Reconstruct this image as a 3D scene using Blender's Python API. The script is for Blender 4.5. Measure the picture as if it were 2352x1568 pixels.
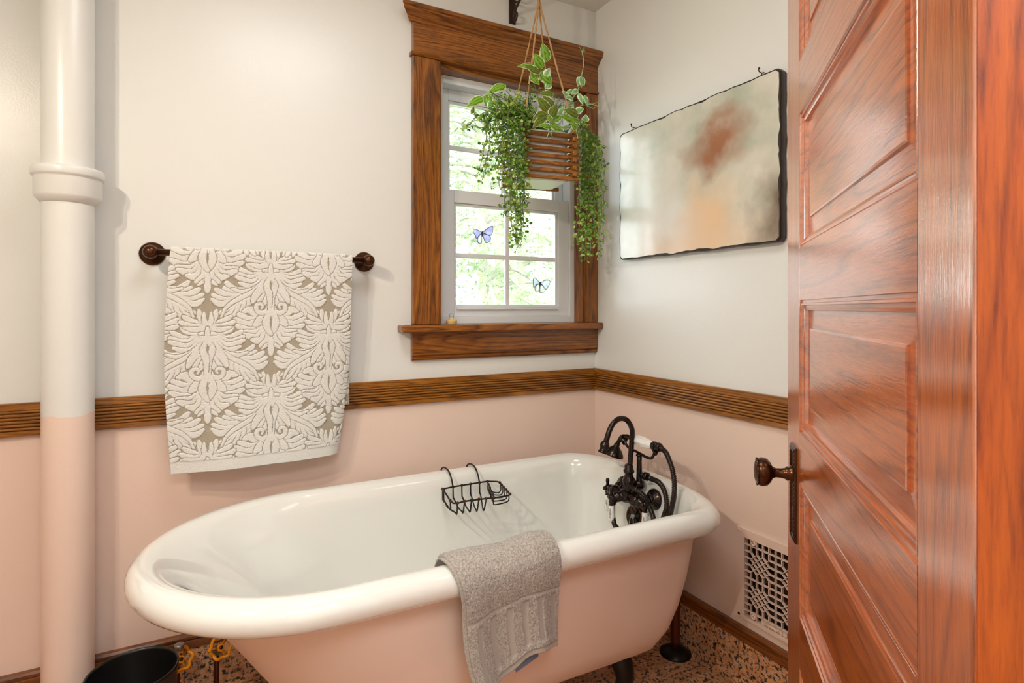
import bpy, bmesh, math, random
import numpy as np
from mathutils import Vector, Matrix
PI = math.pi
for o in list(bpy.data.objects): bpy.data.objects.remove(o)
scn = bpy.context.scene
COL = scn.collection
rnd = random.Random(7)

# ------------------------------------------------------------------ camera
# room axes: corner of wall_back (y=0) and wall_right (x=0) at the origin, room at x<0, y<0
CAM = np.array([-1.4561, -1.9710, 1.1712])
FPX, CX, HY = 1300.0, 1176.0, 708.0
R2 = np.array([.8821, -.4711]); F2 = np.array([.4711, .8822])
def at(px, py, axis, val):
    """point where the line of sight through a photo pixel meets the plane coord[axis]=val"""
    a = (px-CX)/FPX; d = np.array([*(F2+a*R2), -(py-HY)/FPX])
    return CAM + (val-CAM[axis])/d[axis]*d
cd = bpy.data.cameras.new('camera'); cam = bpy.data.objects.new('camera', cd); COL.objects.link(cam)
cam.location = CAM; cam.rotation_euler = (PI/2, 0, -math.atan2(F2[0], F2[1]))
cd.sensor_width = 36; cd.lens = FPX/2352*36; cd.shift_y = (HY-784)/2352; cd.clip_start = .02
scn.camera = cam
# ------------------------------------------------------------------ sky, light, exposure
w = bpy.data.worlds.new('sky'); scn.world = w; w.use_nodes = True
bgn = w.node_tree.nodes['Background']; bgn.inputs[0].default_value = (.86, .94, 1.0, 1); bgn.inputs[1].default_value = 8.5
scn.view_settings.view_transform = 'Standard'; scn.view_settings.look = 'None'
scn.view_settings.gamma = 1; scn.view_settings.use_curve_mapping = False
scn.view_settings.exposure = 0.05
def lamp(name, kind, loc, energy, color, size=.1, rot=(0, 0, 0), sy=None):
    l = bpy.data.lights.new(name, kind); l.energy = energy; l.color = color
    if kind == 'AREA':
        l.size = size
        if sy: l.shape = 'RECTANGLE'; l.size_y = sy
    else: l.shadow_soft_size = size
    o = bpy.data.objects.new(name, l); COL.objects.link(o); o.location = loc; o.rotation_euler = rot
    return o
WARM = (1, .87, .70)
for p_ in ((-2.28, -1.45, 2.05), (-2.28, -1.20, 2.05)):                 # shaded sconce bulbs turned into the room
    v_ = lamp('vanity_bulb_light', 'SPOT', p_, 31, WARM, .014, Vector((.80, .15, -.58)).to_track_quat('-Z', 'Y').to_euler())
    v_.data.spot_size = math.radians(174); v_.data.spot_blend = 1.0
lamp('ceiling_fill_light', 'AREA', (-1.15, -.95, 2.38), 8, (.95, .98, 1), .5)  # added fill from above the view, lifts the whole bathroom
lamp('hall_fill_light', 'AREA', (-1.45, -2.65, 2.36), 32, (.90, .96, 1), .9)  # added soft fill behind the camera, stands in for bounced flash
pl = lamp('window_portal', 'AREA', (-.385, .17, 1.6), 1, (1, 1, 1), .66, (-PI/2, 0, 0), .98); pl.data.cycles.is_portal = True

# ------------------------------------------------------------------ node helpers
def lin(c):
    return tuple(((v/255)/12.92 if v <= 10.3 else (((v/255)+.055)/1.055)**2.4) for v in c)+(1,)
class NT:
    def __init__(s, name):
        s.m = bpy.data.materials.new(name); s.m.use_nodes = True; s.t = s.m.node_tree
        s.p = s.t.nodes['Principled BSDF']; s.out = s.t.nodes['Material Output']
    def n(s, typ, **kw):
        nd = s.t.nodes.new(typ)
        for k, v in kw.items():
            if k[0] == '_': setattr(nd, k[1:], v)
            else:
                key = int(k[1:]) if k[0] == 'i' and k[1:].isdigit() else k.replace('_', ' ')
                if isinstance(v, bpy.types.NodeSocket): s.t.links.new(v, nd.inputs[key])
                else: nd.inputs[key].default_value = v
        return nd
    def l(s, a, b): s.t.links.new(a, b)
    def ramp(s, fac, stops, interp='LINEAR'):
        r = s.t.nodes.new('ShaderNodeValToRGB'); r.color_ramp.interpolation = interp
        e = r.color_ramp.elements
        while len(e) < len(stops): e.new(.5)
        for i, (p, c) in enumerate(stops): e[i].position = p; e[i].color = c if len(c) == 4 else lin(c)
        s.l(fac, r.inputs[0]); return r.outputs[0]
    def mix(s, f, a, b, typ='MIX'):
        m = s.t.nodes.new('ShaderNodeMix'); m.data_type = 'RGBA'; m.blend_type = typ
        for v, k in ((f, 0), (a, 6), (b, 7)):
            if isinstance(v, bpy.types.NodeSocket): s.l(v, m.inputs[k])
            else: m.inputs[k].default_value = v
        return m.outputs[2]
    def math(s, op, a, b=0):
        m = s.t.nodes.new('ShaderNodeMath'); m.operation = op
        for v, k in ((a, 0), (b, 1)):
            if isinstance(v, bpy.types.NodeSocket): s.l(v, m.inputs[k])
            else: m.inputs[k].default_value = v
        return m.outputs[0]
    def bump(s, h, strength, dist=.001):
        b = s.n('ShaderNodeBump', Height=h, Strength=strength, Distance=dist); s.l(b.outputs[0], s.p.inputs['Normal'])
        return b.outputs[0]
    def set(s, **kw):
        for k, v in kw.items():
            i = s.p.inputs[k.replace('_', ' ')]
            if isinstance(v, bpy.types.NodeSocket): s.l(v, i)
            else: i.default_value = v
def simple(name, rgb, rough=.5, metal=0, coat=0, spec=.5, noise=0, nscale=40, bump=0, bscale=200):
    t = NT(name); c = lin(rgb)
    t.set(Roughness=rough, Metallic=metal, Coat_Weight=coat, Specular_IOR_Level=spec)
    co = t.n('ShaderNodeTexCoord').outputs['Object']
    if noise:
        f = t.n('ShaderNodeTexNoise', Vector=co, Scale=nscale, Detail=4).outputs[0]
        t.set(Base_Color=t.mix(t.math('MULTIPLY', f, noise), c, tuple(v*.45 for v in c[:3])+(1,)))
    else: t.set(Base_Color=c)
    if bump: t.bump(t.n('ShaderNodeTexNoise', Vector=co, Scale=bscale, Detail=3).outputs[0], bump)
    return t.m
def wood(name, dark, mid, light, axis, rough=.3, coat=.4, crough=.12, ring=22, bump=.15, fine=1.0, seed=0, cior=1.5, blot=.45):
    t = NT(name)
    co = t.n('ShaderNodeTexCoord').outputs['Object']
    sc = [1, 1, 1]; sc['xyz'.index(axis)] = .075
    mp = t.n('ShaderNodeMapping', Vector=co, Scale=sc, Location=(seed, seed*.7, seed*.3))
    v = mp.outputs[0]
    warp = t.n('ShaderNodeTexNoise', Vector=v, Scale=7, Detail=2).outputs[0]
    rings = t.math('FRACT', t.math('MULTIPLY', warp, ring))
    fib = t.n('ShaderNodeTexNoise', Vector=v, Scale=260*fine, Detail=5, Roughness=.65).outputs[0]
    big = t.n('ShaderNodeTexNoise', Vector=v, Scale=22, Detail=4).outputs[0]
    c1 = t.ramp(rings, [(0, dark), (.16, mid), (.75, light), (1, dark)])
    c2 = t.ramp(fib, [(.34, dark), (.5, mid), (.68, light)])
    c = t.mix(.5, c1, c2)
    c = t.mix(t.ramp(big, [(.38, (0, 0, 0, 1)), (.7, (blot, blot, blot, 1))]), c, lin(dark))
    t.set(Base_Color=c, Roughness=rough, Coat_Weight=coat, Coat_Roughness=crough, Specular_IOR_Level=.5, Coat_IOR=cior)
    h = t.math('ADD', t.math('MULTIPLY', rings, .35), fib)
    nb = t.bump(h, bump, .0008)
    t.l(nb, t.p.inputs['Coat Normal'])
    return t.m
# ------------------------------------------------------------------ materials
M = {}
def paint_split(name, zsplit, wob=0, up=(230, 230, 226), dn=(238, 213, 198), rough=.30, bump=.35):
    t = NT(name); g = t.n('ShaderNodeNewGeometry').outputs['Position']
    z = t.n('ShaderNodeSeparateXYZ', Vector=g).outputs[2]
    if wob:
        z = t.math('ADD', z, t.math('MULTIPLY', t.n('ShaderNodeTexNoise', Vector=g, Scale=14, Detail=2).outputs[0], wob))
    f = t.math('GREATER_THAN', z, zsplit)
    t.set(Base_Color=t.mix(f, lin(dn), lin(up)), Roughness=rough, Specular_IOR_Level=.4)
    b = t.n('ShaderNodeTexNoise', Vector=g, Scale=230, Detail=3).outputs[0]
    b2 = t.n('ShaderNodeTexNoise', Vector=g, Scale=9, Detail=2).outputs[0]
    t.bump(t.math('ADD', b, t.math('MULTIPLY', b2, 2.5)), bump, .0008)
    return t.m
M['wall'] = paint_split('wall_paint', .87)
M['pipe_paint'] = paint_split('pipe_paint', .905, .03, rough=.28, bump=.3)
M['ceil'] = simple('ceiling_paint', (232, 230, 224), .7, bump=.1)
PINK = (236, 208, 191)
M['pink'] = simple('pink_paint', PINK, .42, bump=.12, bscale=150)
M['hallwall'] = simple('hall_paint', (226, 222, 212), .6, bump=.1)
M['hallfloor'] = wood('hall_floor_wood', (70, 36, 14), (120, 66, 28), (150, 88, 40), 'y')
cas = ((50, 22, 4), (138, 76, 18), (178, 112, 38))
for ax in 'xyz': M['cas'+ax] = wood('casing_wood_'+ax, *cas, ax, rough=.34, coat=.35, crough=.18, ring=26, seed=ord(ax))
rl = ((70, 34, 4), (146, 88, 20), (182, 118, 40))
for ax in 'xy': M['rail'+ax] = wood('chair_rail_wood_'+ax, *rl, ax, rough=.32, coat=.4, crough=.16, ring=30, seed=3)
bs = ((54, 24, 5), (126, 66, 20), (160, 96, 36))
for ax in 'xy': M['base'+ax] = wood('base_strip_wood_'+ax, *bs, ax, rough=.4, coat=.3, crough=.2, seed=5)
dr = ((112, 42, 2), (186, 84, 3), (214, 108, 10))
for ax in 'xz': M['door'+ax] = wood('door_wood_'+ax, *dr, ax, rough=.3, coat=1.0, crough=.10, ring=16, bump=.32, cior=3.1, blot=.15, seed=9+ord(ax))
sl = ((74, 38, 6), (150, 94, 30), (184, 124, 52))
for ax in 'xy': M['slat'+ax] = wood('planter_slat_wood_'+ax, *sl, ax, rough=.45, coat=.2, seed=2)
M['dooredge'] = wood('door_edge_wood', (106, 36, 2), (172, 72, 2), (196, 90, 6), 'z', rough=.55, coat=.05, crough=.3, ring=12, blot=.2, seed=31)
M['vinyl'] = simple('white_vinyl', (228, 232, 236), .3)
M['enamel'] = simple('white_enamel', (236, 236, 230), .10, coat=1.0)
M['bronze'] = simple('oil_rubbed_bronze', (60, 50, 46), .2, .85, spec=.6, noise=.4, nscale=30)
M['bronze2'] = simple('brown_bronze', (92, 56, 34), .26, .8, noise=.7, nscale=60)
M['iron'] = simple('black_iron', (28, 24, 22), .42, .3)
M['brackiron'] = simple('brown_iron', (70, 54, 44), .5, .4, noise=.4)
M['porc'] = simple('white_porcelain', (240, 238, 232), .12, coat=.8)
M['ink'] = simple('black_ink', (24, 24, 26), .6)
M['footiron'] = simple('dark_foot_iron', (38, 32, 28), .4, .6, noise=.5)
M['copper'] = simple('brown_copper_pipe', (112, 58, 38), .35, .7, noise=.6)
M['plasticblk'] = simple('black_plastic', (20, 19, 19), .32)
M['yellow'] = simple('yellow_handle_paint', (240, 158, 20), .35)
M['steel'] = simple('grey_steel', (150, 150, 150), .35, .8)
M['rope'] = simple('jute_rope', (206, 160, 106), .9, noise=.7, nscale=400, bump=.6, bscale=500)
M['potwhite'] = simple('white_plastic_pot', (238, 240, 238), .4)
M['rubber'] = simple('cream_rubber', (226, 190, 122), .5)
M['vent'] = simple('vent_paint', (238, 212, 196), .38)
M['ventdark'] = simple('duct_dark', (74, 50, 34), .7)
M['lead'] = simple('dark_lead_came', (40, 40, 44), .45, .6)
M['grout'] = simple('grout', (150, 112, 84), .8)
M['tag'] = simple('grey_blue_tag', (112, 124, 146), .6, noise=.5, nscale=300)
M['frosted'] = simple('lamp_glass', (255, 240, 215), .5)
M['stem'] = simple('pale_green_stem', (158, 196, 140), .5)
M['dstem'] = simple('dark_vine_stem', (104, 122, 84), .6)
M['bark'] = simple('pine_bark', (176, 168, 158), .9, noise=.8, nscale=12, bump=.6, bscale=25)
M['ground'] = simple('lawn', (120, 146, 84), .9, noise=.6, nscale=5)
def granite():
    t = NT('orange_granite'); co = t.n('ShaderNodeNewGeometry').outputs['Position']
    n1 = t.n('ShaderNodeTexNoise', Vector=co, Scale=78, Detail=6, Roughness=.62, Distortion=.1).outputs[0]
    n2 = t.n('ShaderNodeTexNoise', Vector=co, Scale=125, Detail=5, Roughness=.65, Distortion=.1).outputs[0]
    n3 = t.n('ShaderNodeTexNoise', Vector=co, Scale=28, Detail=3).outputs[0]
    base = t.ramp(n3, [(.35, (206, 142, 92)), (.65, (232, 174, 126))])
    g = t.ramp(n1, [(0, (24, 22, 22)), (.39, (24, 22, 22)), (.395, (112, 84, 58)), (.465, (128, 96, 68)), (.48, (255, 255, 255))], 'LINEAR')
    mk = t.ramp(n1, [(.472, (1, 1, 1, 1)), (.48, (0, 0, 0, 1))])
    c = t.mix(mk, base, g)
    mk2 = t.ramp(n2, [(.38, (1, 1, 1, 1)), (.388, (0, 0, 0, 1))])
    c = t.mix(mk2, c, lin((26, 24, 24)))
    mk3 = t.ramp(n2, [(.60, (0, 0, 0, 1)), (.612, (1, 1, 1, 1))])
    c = t.mix(mk3, c, lin((186, 176, 166)))
    t.set(Base_Color=c, Roughness=.28); return t.m
M['granite'] = granite()
def leafmat(name, center, mid, edge, a0=.62, a1=.86):
    """colour by the leaf's own 'across' attribute (0 midrib .. 1 margin)"""
    t = NT(name); a = t.n('ShaderNodeAttribute', _attribute_name='across').outputs['Fac']
    co = t.n('ShaderNodeTexCoord').outputs['Object']
    nz = t.n('ShaderNodeTexNoise', Vector=co, Scale=90, Detail=3).outputs[0]
    f = t.math('ADD', a, t.math('MULTIPLY', t.math('SUBTRACT', nz, .5), .75))
    c = t.ramp(f, [(0, center), (.22, mid), (a0-.1, center), (a0, mid), (a1, edge)])
    t.set(Base_Color=c, Roughness=.4)
    tr = t.n('ShaderNodeBsdfTranslucent', Color=c)
    mx = t.n('ShaderNodeMixShader', i0=.3, i1=t.p.outputs[0], i2=tr.outputs[0]); t.l(mx.outputs[0], t.out.inputs[0])
    return t.m
M['pothos'] = leafmat('variegated_leaf_green', (84, 136, 26), (150, 192, 58), (244, 246, 214), .74, .92)
M['pothosd'] = leafmat('variegated_leaf_olive', (80, 102, 22), (128, 144, 48), (238, 234, 204), .72, .90)
M['pothosl'] = leafmat('variegated_leaf_pale', (110, 168, 84), (160, 204, 128), (240, 248, 232), .5, .75)
def smallleaf():
    t = NT('small_leaf_green'); r = t.n('ShaderNodeAttribute', _attribute_name='tint').outputs['Fac']
    c = t.ramp(r, [(0, (62, 112, 40)), (.4, (118, 164, 58)), (.75, (172, 200, 84)), (1, (226, 232, 150))])
    t.set(Base_Color=c, Roughness=.45)
    tr = t.n('ShaderNodeBsdfTranslucent', Color=c)
    mx = t.n('ShaderNodeMixShader', i0=.3, i1=t.p.outputs[0], i2=tr.outputs[0]); t.l(mx.outputs[0], t.out.inputs[0])
    return t.m
M['sleaf'] = smallleaf()
def needle(name, a, b):
    t = NT(name); r = t.n('ShaderNodeAttribute', _attribute_name='tint').outputs['Fac']
    c = t.ramp(r, [(0, a), (1, b)]); t.set(Base_Color=c, Roughness=.6)
    tr = t.n('ShaderNodeBsdfTranslucent', Color=c)
    mx = t.n('ShaderNodeMixShader', i0=.45, i1=t.p.outputs[0], i2=tr.outputs[0]); t.l(mx.outputs[0], t.out.inputs[0])
    return t.m
M['needle'] = needle('pine_needles', (122, 144, 114), (190, 202, 154))
def glass(name, tint=(1, 1, 1, 1), fac=None):
    t = NT(name); t.t.nodes.remove(t.p)
    tr = t.n('ShaderNodeBsdfTransparent', Color=tint); gl = t.n('ShaderNodeBsdfGlossy', Roughness=.02)
    fr = t.n('ShaderNodeFresnel', IOR=1.45)
    mx = t.n('ShaderNodeMixShader', i0=fr.outputs[0], i1=tr.outputs[0], i2=gl.outputs[0]); t.l(mx.outputs[0], t.out.inputs[0]); return t.m
M['pane'] = glass('window_glass', (.97, .985, .98, 1))
def stained(name, col):
    t = NT(name); co = t.n('ShaderNodeTexCoord').outputs['Object']
    nz = t.n('ShaderNodeTexNoise', Vector=co, Scale=70, Detail=3).outputs[0]
    c = t.ramp(nz, [(.35, col), (.7, tuple(min(255, int(v*1.12+14)) for v in col))])
    t.set(Base_Color=c, Roughness=.15)
    tr = t.n('ShaderNodeBsdfTranslucent', Color=c); tp = t.n('ShaderNodeBsdfTransparent', Color=c)
    m1 = t.n('ShaderNodeMixShader', i0=.3, i1=tr.outputs[0], i2=tp.outputs[0])
    m2 = t.n('ShaderNodeMixShader', i0=.75, i1=t.p.outputs[0], i2=m1.outputs[0]); t.l(m2.outputs[0], t.out.inputs[0]); return t.m
M['violet'] = stained('violet_glass', (200, 200, 248)); M['lilac'] = stained('lilac_glass', (224, 218, 248))
M['paleblue'] = stained('pale_blue_glass', (214, 226, 250)); M['clearwhite'] = stained('white_glass', (232, 232, 232))
def towelmat():
    t = NT('damask_towel'); a = t.n('ShaderNodeAttribute', _attribute_name='pile').outputs['Fac']
    co = t.n('ShaderNodeTexCoord').outputs['Object']
    ck = t.n('ShaderNodeTexBrick', Vector=t.n('ShaderNodeMapping', Vector=co, Rotation=(PI/2, 0, 0)).outputs[0], Scale=150.0)
    ck.inputs['Color1'].default_value = lin((200, 191, 174)); ck.inputs['Color2'].default_value = lin((192, 183, 166)); ck.inputs['Mortar'].default_value = lin((148, 130, 104)); ck.inputs['Mortar Size'].default_value = .03
    f = t.ramp(a, [(.30, (0, 0, 0, 1)), (.55, (1, 1, 1, 1))])
    t.set(Base_Color=t.mix(f, ck.outputs[0], lin((240, 238, 232))), Roughness=.95, Specular_IOR_Level=.1, Sheen_Weight=.2)
    mp = t.n('ShaderNodeMapping', Vector=co, Scale=(1, 1, 5))
    t.bump(t.n('ShaderNodeTexNoise', Vector=mp.outputs[0], Scale=210, Detail=3).outputs[0], .8, .003)
    return t.m
M['towel'] = towelmat()
def greytowel():
    t = NT('grey_terry'); co = t.n('ShaderNodeTexCoord').outputs['Object']
    nz = t.n('ShaderNodeTexVoronoi', Vector=co, Scale=620).outputs[0]
    a = t.n('ShaderNodeAttribute', _attribute_name='pile').outputs['Fac']
    n2 = t.n('ShaderNodeTexNoise', Vector=co, Scale=260, Detail=3).outputs[0]
    c = t.ramp(n2, [(.3, (146, 136, 126)), (.6, (190, 181, 171)), (.75, (206, 198, 188))])
    t.set(Base_Color=t.mix(a, lin((172, 163, 153)), c), Roughness=.95, Specular_IOR_Level=.1, Sheen_Weight=.25)
    t.bump(t.math('MULTIPLY', nz, t.math('ADD', t.math('MULTIPLY', a, .9), .1)), .6, .002); return t.m
M['gtowel'] = greytowel()
def artmat():
    """plain soft abstract colour fields: pale grey green, warm cream, a russet patch, a brown side"""
    t = NT('abstract_canvas'); co = t.n('ShaderNodeVectorMath', _operation='ADD', i0=t.n('ShaderNodeNewGeometry').outputs['Position'], i1=(0, 0, -1.608)).outputs[0]
    nz = t.n('ShaderNodeTexNoise', Vector=co, Scale=6, Detail=5)
    dv = t.n('ShaderNodeVectorMath', _operation='SCALE', i0=nz.outputs[1], Scale=.30)
    v = t.n('ShaderNodeVectorMath', _operation='ADD', i0=co, i1=dv.outputs[0]).outputs[0]
    def blob(c, s, r):
        m = t.n('ShaderNodeMapping', Vector=v, Location=(0, -c[0]*s[0], -c[1]*s[1]), Scale=(0, s[0], s[1]))
        ln = t.n('ShaderNodeVectorMath', _operation='LENGTH', i0=m.outputs[0]).outputs['Value']
        return t.ramp(ln, [(r*.2, (.92, .92, .92, 1)), (r*1.08, (0, 0, 0, 1))])
    c = t.ramp(t.n('ShaderNodeTexNoise', Vector=co, Scale=7, Detail=6).outputs[0], [(.3, (178, 184, 166)), (.5, (206, 204, 188)), (.7, (224, 218, 204))])
    c = t.mix(blob((-.27, -.02), (1, .8), .22), c, lin((226, 220, 212)))
    c = t.mix(blob((-.34, -.14), (1, 1), .20), c, lin((216, 188, 164)))
    c = t.mix(blob((-.52, -.17), (1, 1.1), .26), c, lin((228, 190, 150)))
    c = t.mix(blob((-.50, .0), (1.2, 1), .17), c, lin((232, 194, 152)))
    c = t.mix(blob((-.52, .24), (1, 1.6), .16), c, lin((158, 92, 50)))
    c = t.mix(blob((-.76, .0), (1.6, 1), .19), c, lin((104, 74, 44)))
    c = t.mix(blob((-.80, -.2), (1.4, 1.6), .15), c, lin((186, 140, 82)))
    t.set(Base_Color=c, Roughness=.35, Coat_Weight=.8, Coat_Roughness=.14)
    t.bump(t.n('ShaderNodeTexNoise', Vector=co, Scale=160, Detail=4).outputs[0], .25, .001); return t.m
M['art'] = artmat()
M['artedge'] = simple('dark_painted_edge', (46, 22, 10), .4, noise=.7, nscale=30)
M['artrim'] = simple('dark_canvas_rim', (40, 26, 14), .6, noise=.8, nscale=60)
# ------------------------------------------------------------------ geometry helpers
class MB:
    def __init__(s): s.v = []; s.f = []; s.sm = []; s.at = {}
    def add(s, vs, fs, smooth=False):
        b = len(s.v); s.v += [tuple(map(float, v)) for v in vs]; s.f += [tuple(b+i for i in f) for f in fs]; s.sm += [smooth]*len(fs); return s
    def box(s, x0, x1, y0, y1, z0, z1):
        vs = [(x, y, z) for x in (x0, x1) for y in (y0, y1) for z in (z0, z1)]
        return s.add(vs, [(0, 1, 3, 2), (4, 6, 7, 5), (0, 4, 5, 1), (2, 3, 7, 6), (0, 2, 6, 4), (1, 5, 7, 3)])
    def obox(s, c, ax, ay, az):
        c, ax, ay, az = map(np.array, (c, ax, ay, az))
        vs = [c+i*ax+j*ay+k*az for i in (-1, 1) for j in (-1, 1) for k in (-1, 1)]
        return s.add(vs, [(0, 1, 3, 2), (4, 6, 7, 5), (0, 4, 5, 1), (2, 3, 7, 6), (0, 2, 6, 4), (1, 5, 7, 3)])
    def rings(s, R, closed=True, cap0=False, cap1=False, smooth=True):
        n = len(R[0]); vs = [p for r in R for p in r]; fs = []
        for i in range(len(R)-1):
            for j in range(n if closed else n-1):
                k = (j+1) % n; fs.append((i*n+j, i*n+k, (i+1)*n+k, (i+1)*n+j))
        b = len(s.f); s.add(vs, fs, smooth)
        base = len(s.v)-len(vs)
        if cap0: s.f.append(tuple(base+j for j in range(n-1, -1, -1))); s.sm.append(False)
        if cap1: s.f.append(tuple(base+(len(R)-1)*n+j for j in range(n))); s.sm.append(False)
        return s
    def tube(s, pts, r, seg=8, caps=True):
        P = [np.array(p, float) for p in pts]; n = len(P)
        rr = r if hasattr(r, '__len__') else [r]*n
        T = [P[min(i+1, n-1)]-P[max(i-1, 0)] for i in range(n)]; T = [t/(np.linalg.norm(t)+1e-12) for t in T]
        a = np.array([0, 0, 1.]) if abs(T[0][2]) < .9 else np.array([1., 0, 0])
        u = np.cross(T[0], a); u /= np.linalg.norm(u); R = []
        for i in range(n):
            u = u-T[i]*np.dot(u, T[i]); u /= (np.linalg.norm(u)+1e-12); v = np.cross(T[i], u)
            R.append([P[i]+rr[i]*(math.cos(q)*u+math.sin(q)*v) for q in np.linspace(0, 2*PI, seg, endpoint=False)])
        return s.rings(R, True, caps, caps)
    def lathe(s, prof, o, axis=(0, 0, 1), seg=24, caps=True):
        ax = np.array(axis, float); ax /= np.linalg.norm(ax); o = np.array(o, float)
        a = np.array([0, 0, 1.]) if abs(ax[2]) < .9 else np.array([1., 0, 0])
        u = np.cross(ax, a); u /= np.linalg.norm(u); v = np.cross(ax, u)
        R = [[o+h*ax+r*(math.cos(q)*u+math.sin(q)*v) for q in np.linspace(0, 2*PI, seg, endpoint=False)] for r, h in prof]
        return s.rings(R, True, caps, caps)
    def ball(s, c, r, seg=12, sc=(1, 1, 1)):
        c = np.array(c); R = []
        for a in np.linspace(-PI/2*.98, PI/2*.98, max(5, seg//2+1)):
            R.append([c+r*np.array([math.cos(a)*math.cos(q)*sc[0], math.cos(a)*math.sin(q)*sc[1], math.sin(a)*sc[2]]) for q in np.linspace(0, 2*PI, seg, endpoint=False)])
        return s.rings(R, True, True, True)
    def extrude(s, prof, fn, a0, a1, smooth=False):
        """closed 2-D profile swept straight; fn(p, a) -> xyz"""
        return s.rings([[fn(p, a0) for p in prof], [fn(p, a1) for p in prof]], True, True, True, smooth)
ORG = {}
def wloc(o):
    return ORG.get(o.name, Matrix())
def obj(name, mb, mat, parent=None, bevel=0, seg=2, label=None, kind=None):
    me = bpy.data.meshes.new(name); inv = wloc(parent).inverted() if parent else None
    vs = mb.v if inv is None else [tuple(inv @ Vector(v)) for v in mb.v]
    me.from_pydata(vs, [], mb.f); me.update()
    me.polygons.foreach_set('use_smooth', mb.sm)
    bm = bmesh.new(); bm.from_mesh(me); bmesh.ops.recalc_face_normals(bm, faces=bm.faces); bm.to_mesh(me); bm.free()
    for k, arr in mb.at.items():
        a = me.attributes.new(k, 'FLOAT', 'POINT'); a.data.foreach_set('value', arr)
    me.materials.append(mat)
    o = bpy.data.objects.new(name, me); COL.objects.link(o)
    if parent: o.parent = parent; ORG[o.name] = wloc(parent)
    if bevel:
        b = o.modifiers.new('bevel', 'BEVEL'); b.width = bevel; b.segments = seg; b.limit_method = 'ANGLE'; b.angle_limit = .6; b.harden_normals = False
    if label: o['label'] = label
    if kind: o['kind'] = kind
    return o
def tag(o, label, cat, group=None):
    o['label'] = label; o['category'] = cat
    if group: o['group'] = group
    return o
def thing(name, label, cat, loc, group=None, rotz=0, kind=None):
    o = bpy.data.objects.new(name, None); COL.objects.link(o); o.location = loc; o.rotation_euler = (0, 0, rotz); o.empty_display_size = .05
    ORG[o.name] = Matrix.Translation(loc) @ Matrix.Rotation(rotz, 4, 'Z')
    if kind: o['kind'] = kind; o['label'] = label
    else: tag(o, label, cat, group)
    return o
def copy_part(src, parent, loc=None, name=None):
    c = src.copy(); COL.objects.link(c); c.parent = parent
    if loc is not None: c.location = loc
    ORG[c.name] = wloc(parent); return c
def struct(name, mb, mat, parent=None, label=None, **k):
    o = obj(name, mb, mat, parent, **k)
    if not parent: o['kind'] = 'structure'
    if label: o['label'] = label
    return o
def bez(P, n=24):
    """Catmull-Rom through the points"""
    P = [np.array(p, float) for p in P]; P = [2*P[0]-P[1]]+P+[2*P[-1]-P[-2]]; out = []
    m = len(P)-3
    for i in range(m):
        k = max(2, n//m)
        for t in np.linspace(0, 1, k, endpoint=(i == m-1)):
            a, b, c, d = P[i:i+4]
            out.append(.5*((2*b)+(c-a)*t+(2*a-5*b+4*c-d)*t*t+(3*b-a-3*c+d)*t**3))
    return out
# ------------------------------------------------------------------ room shell
ZC = 2.439; XD = -2.42; YC = -1.83
WX0, WX1, WZ0, WZ1 = -.711, -.06, 1.09, 2.078           # window opening
b = MB(); y0, y1 = 0, .16
b.box(XD-.12, WX0, y0, y1, 0, ZC); b.box(WX1, .12, y0, y1, 0, ZC); b.box(WX0, WX1, y0, y1, 0, WZ0); b.box(WX0, WX1, y0, y1, WZ1, ZC)
struct('wall_back', b, M['wall'], label='painted wall with the window, cream above and pink below the chair rail')
VY0, VY1, VZ0, VZ1 = -.985, -.768, .226, .47           # duct opening behind the register
b = MB(); b.box(0, .12, YC, VY0, 0, ZC); b.box(0, .12, VY1, 0, 0, ZC); b.box(0, .12, VY0, VY1, 0, VZ0); b.box(0, .12, VY0, VY1, VZ1, ZC)
wr = struct('wall_right', b, M['wall'], label='painted wall beside the window with picture and air register')
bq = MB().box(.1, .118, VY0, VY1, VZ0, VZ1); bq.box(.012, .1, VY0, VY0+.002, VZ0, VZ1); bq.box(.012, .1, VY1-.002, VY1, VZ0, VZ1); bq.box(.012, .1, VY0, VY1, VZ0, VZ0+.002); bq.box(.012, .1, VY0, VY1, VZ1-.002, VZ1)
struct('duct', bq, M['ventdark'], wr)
struct('wall_left', MB().box(XD-.12, XD, YC-.12, 0, 0, ZC), M['wall'])
DX0, DX1, DZ = -1.80, -.915, 2.03
b = MB(); b.box(XD-.12, DX0, YC-.12, YC, 0, ZC); b.box(DX1, .12, YC-.12, YC, 0, ZC); b.box(DX0, DX1, YC-.12, YC, DZ, ZC)
struct('wall_front', b, M['wall'])
struct('ceiling', MB().box(XD-.12, .12, YC-.12, .16, ZC, ZC+.08), M['ceil'])
# hall the photograph was taken from
struct('floor_hall', MB().box(-3.2, .6, -3.6, YC-.12, -.08, 0), M['hallfloor'])
struct('ceiling_hall', MB().box(-3.2, .6, -3.6, YC-.12, ZC, ZC+.08), M['ceil'])
struct('wall_hall_front', MB().box(-3.2, .6, -3.72, -3.6, 0, ZC), M['hallwall'])
struct('wall_hall_left', MB().box(-3.32, -3.2, -3.6, YC-.12, 0, ZC), M['hallwall'])
struct('wall_hall_right', MB().box(.6, .72, -3.6, YC-.12, 0, ZC), M['hallwall'])
# floor of polished stone tiles, each a piece
fl = struct('floor', MB().box(XD-.12, .12, YC-.12, .16, -.08, -.004), M['grout'], label='orange speckled granite tile floor')
T = .305; tm = None
for i in range(8):
    for j in range(7):
        x1 = -.001-T*i; y1 = -.012-T*j; x0, yb = max(x1-T+.002, XD), max(y1-T+.002, YC)
        if x0 >= x1 or yb >= y1: continue
        obj('tile', MB().box(x0, x1, yb, y1, -.006, 0), M['granite'], fl, bevel=.0008, seg=1)
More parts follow.
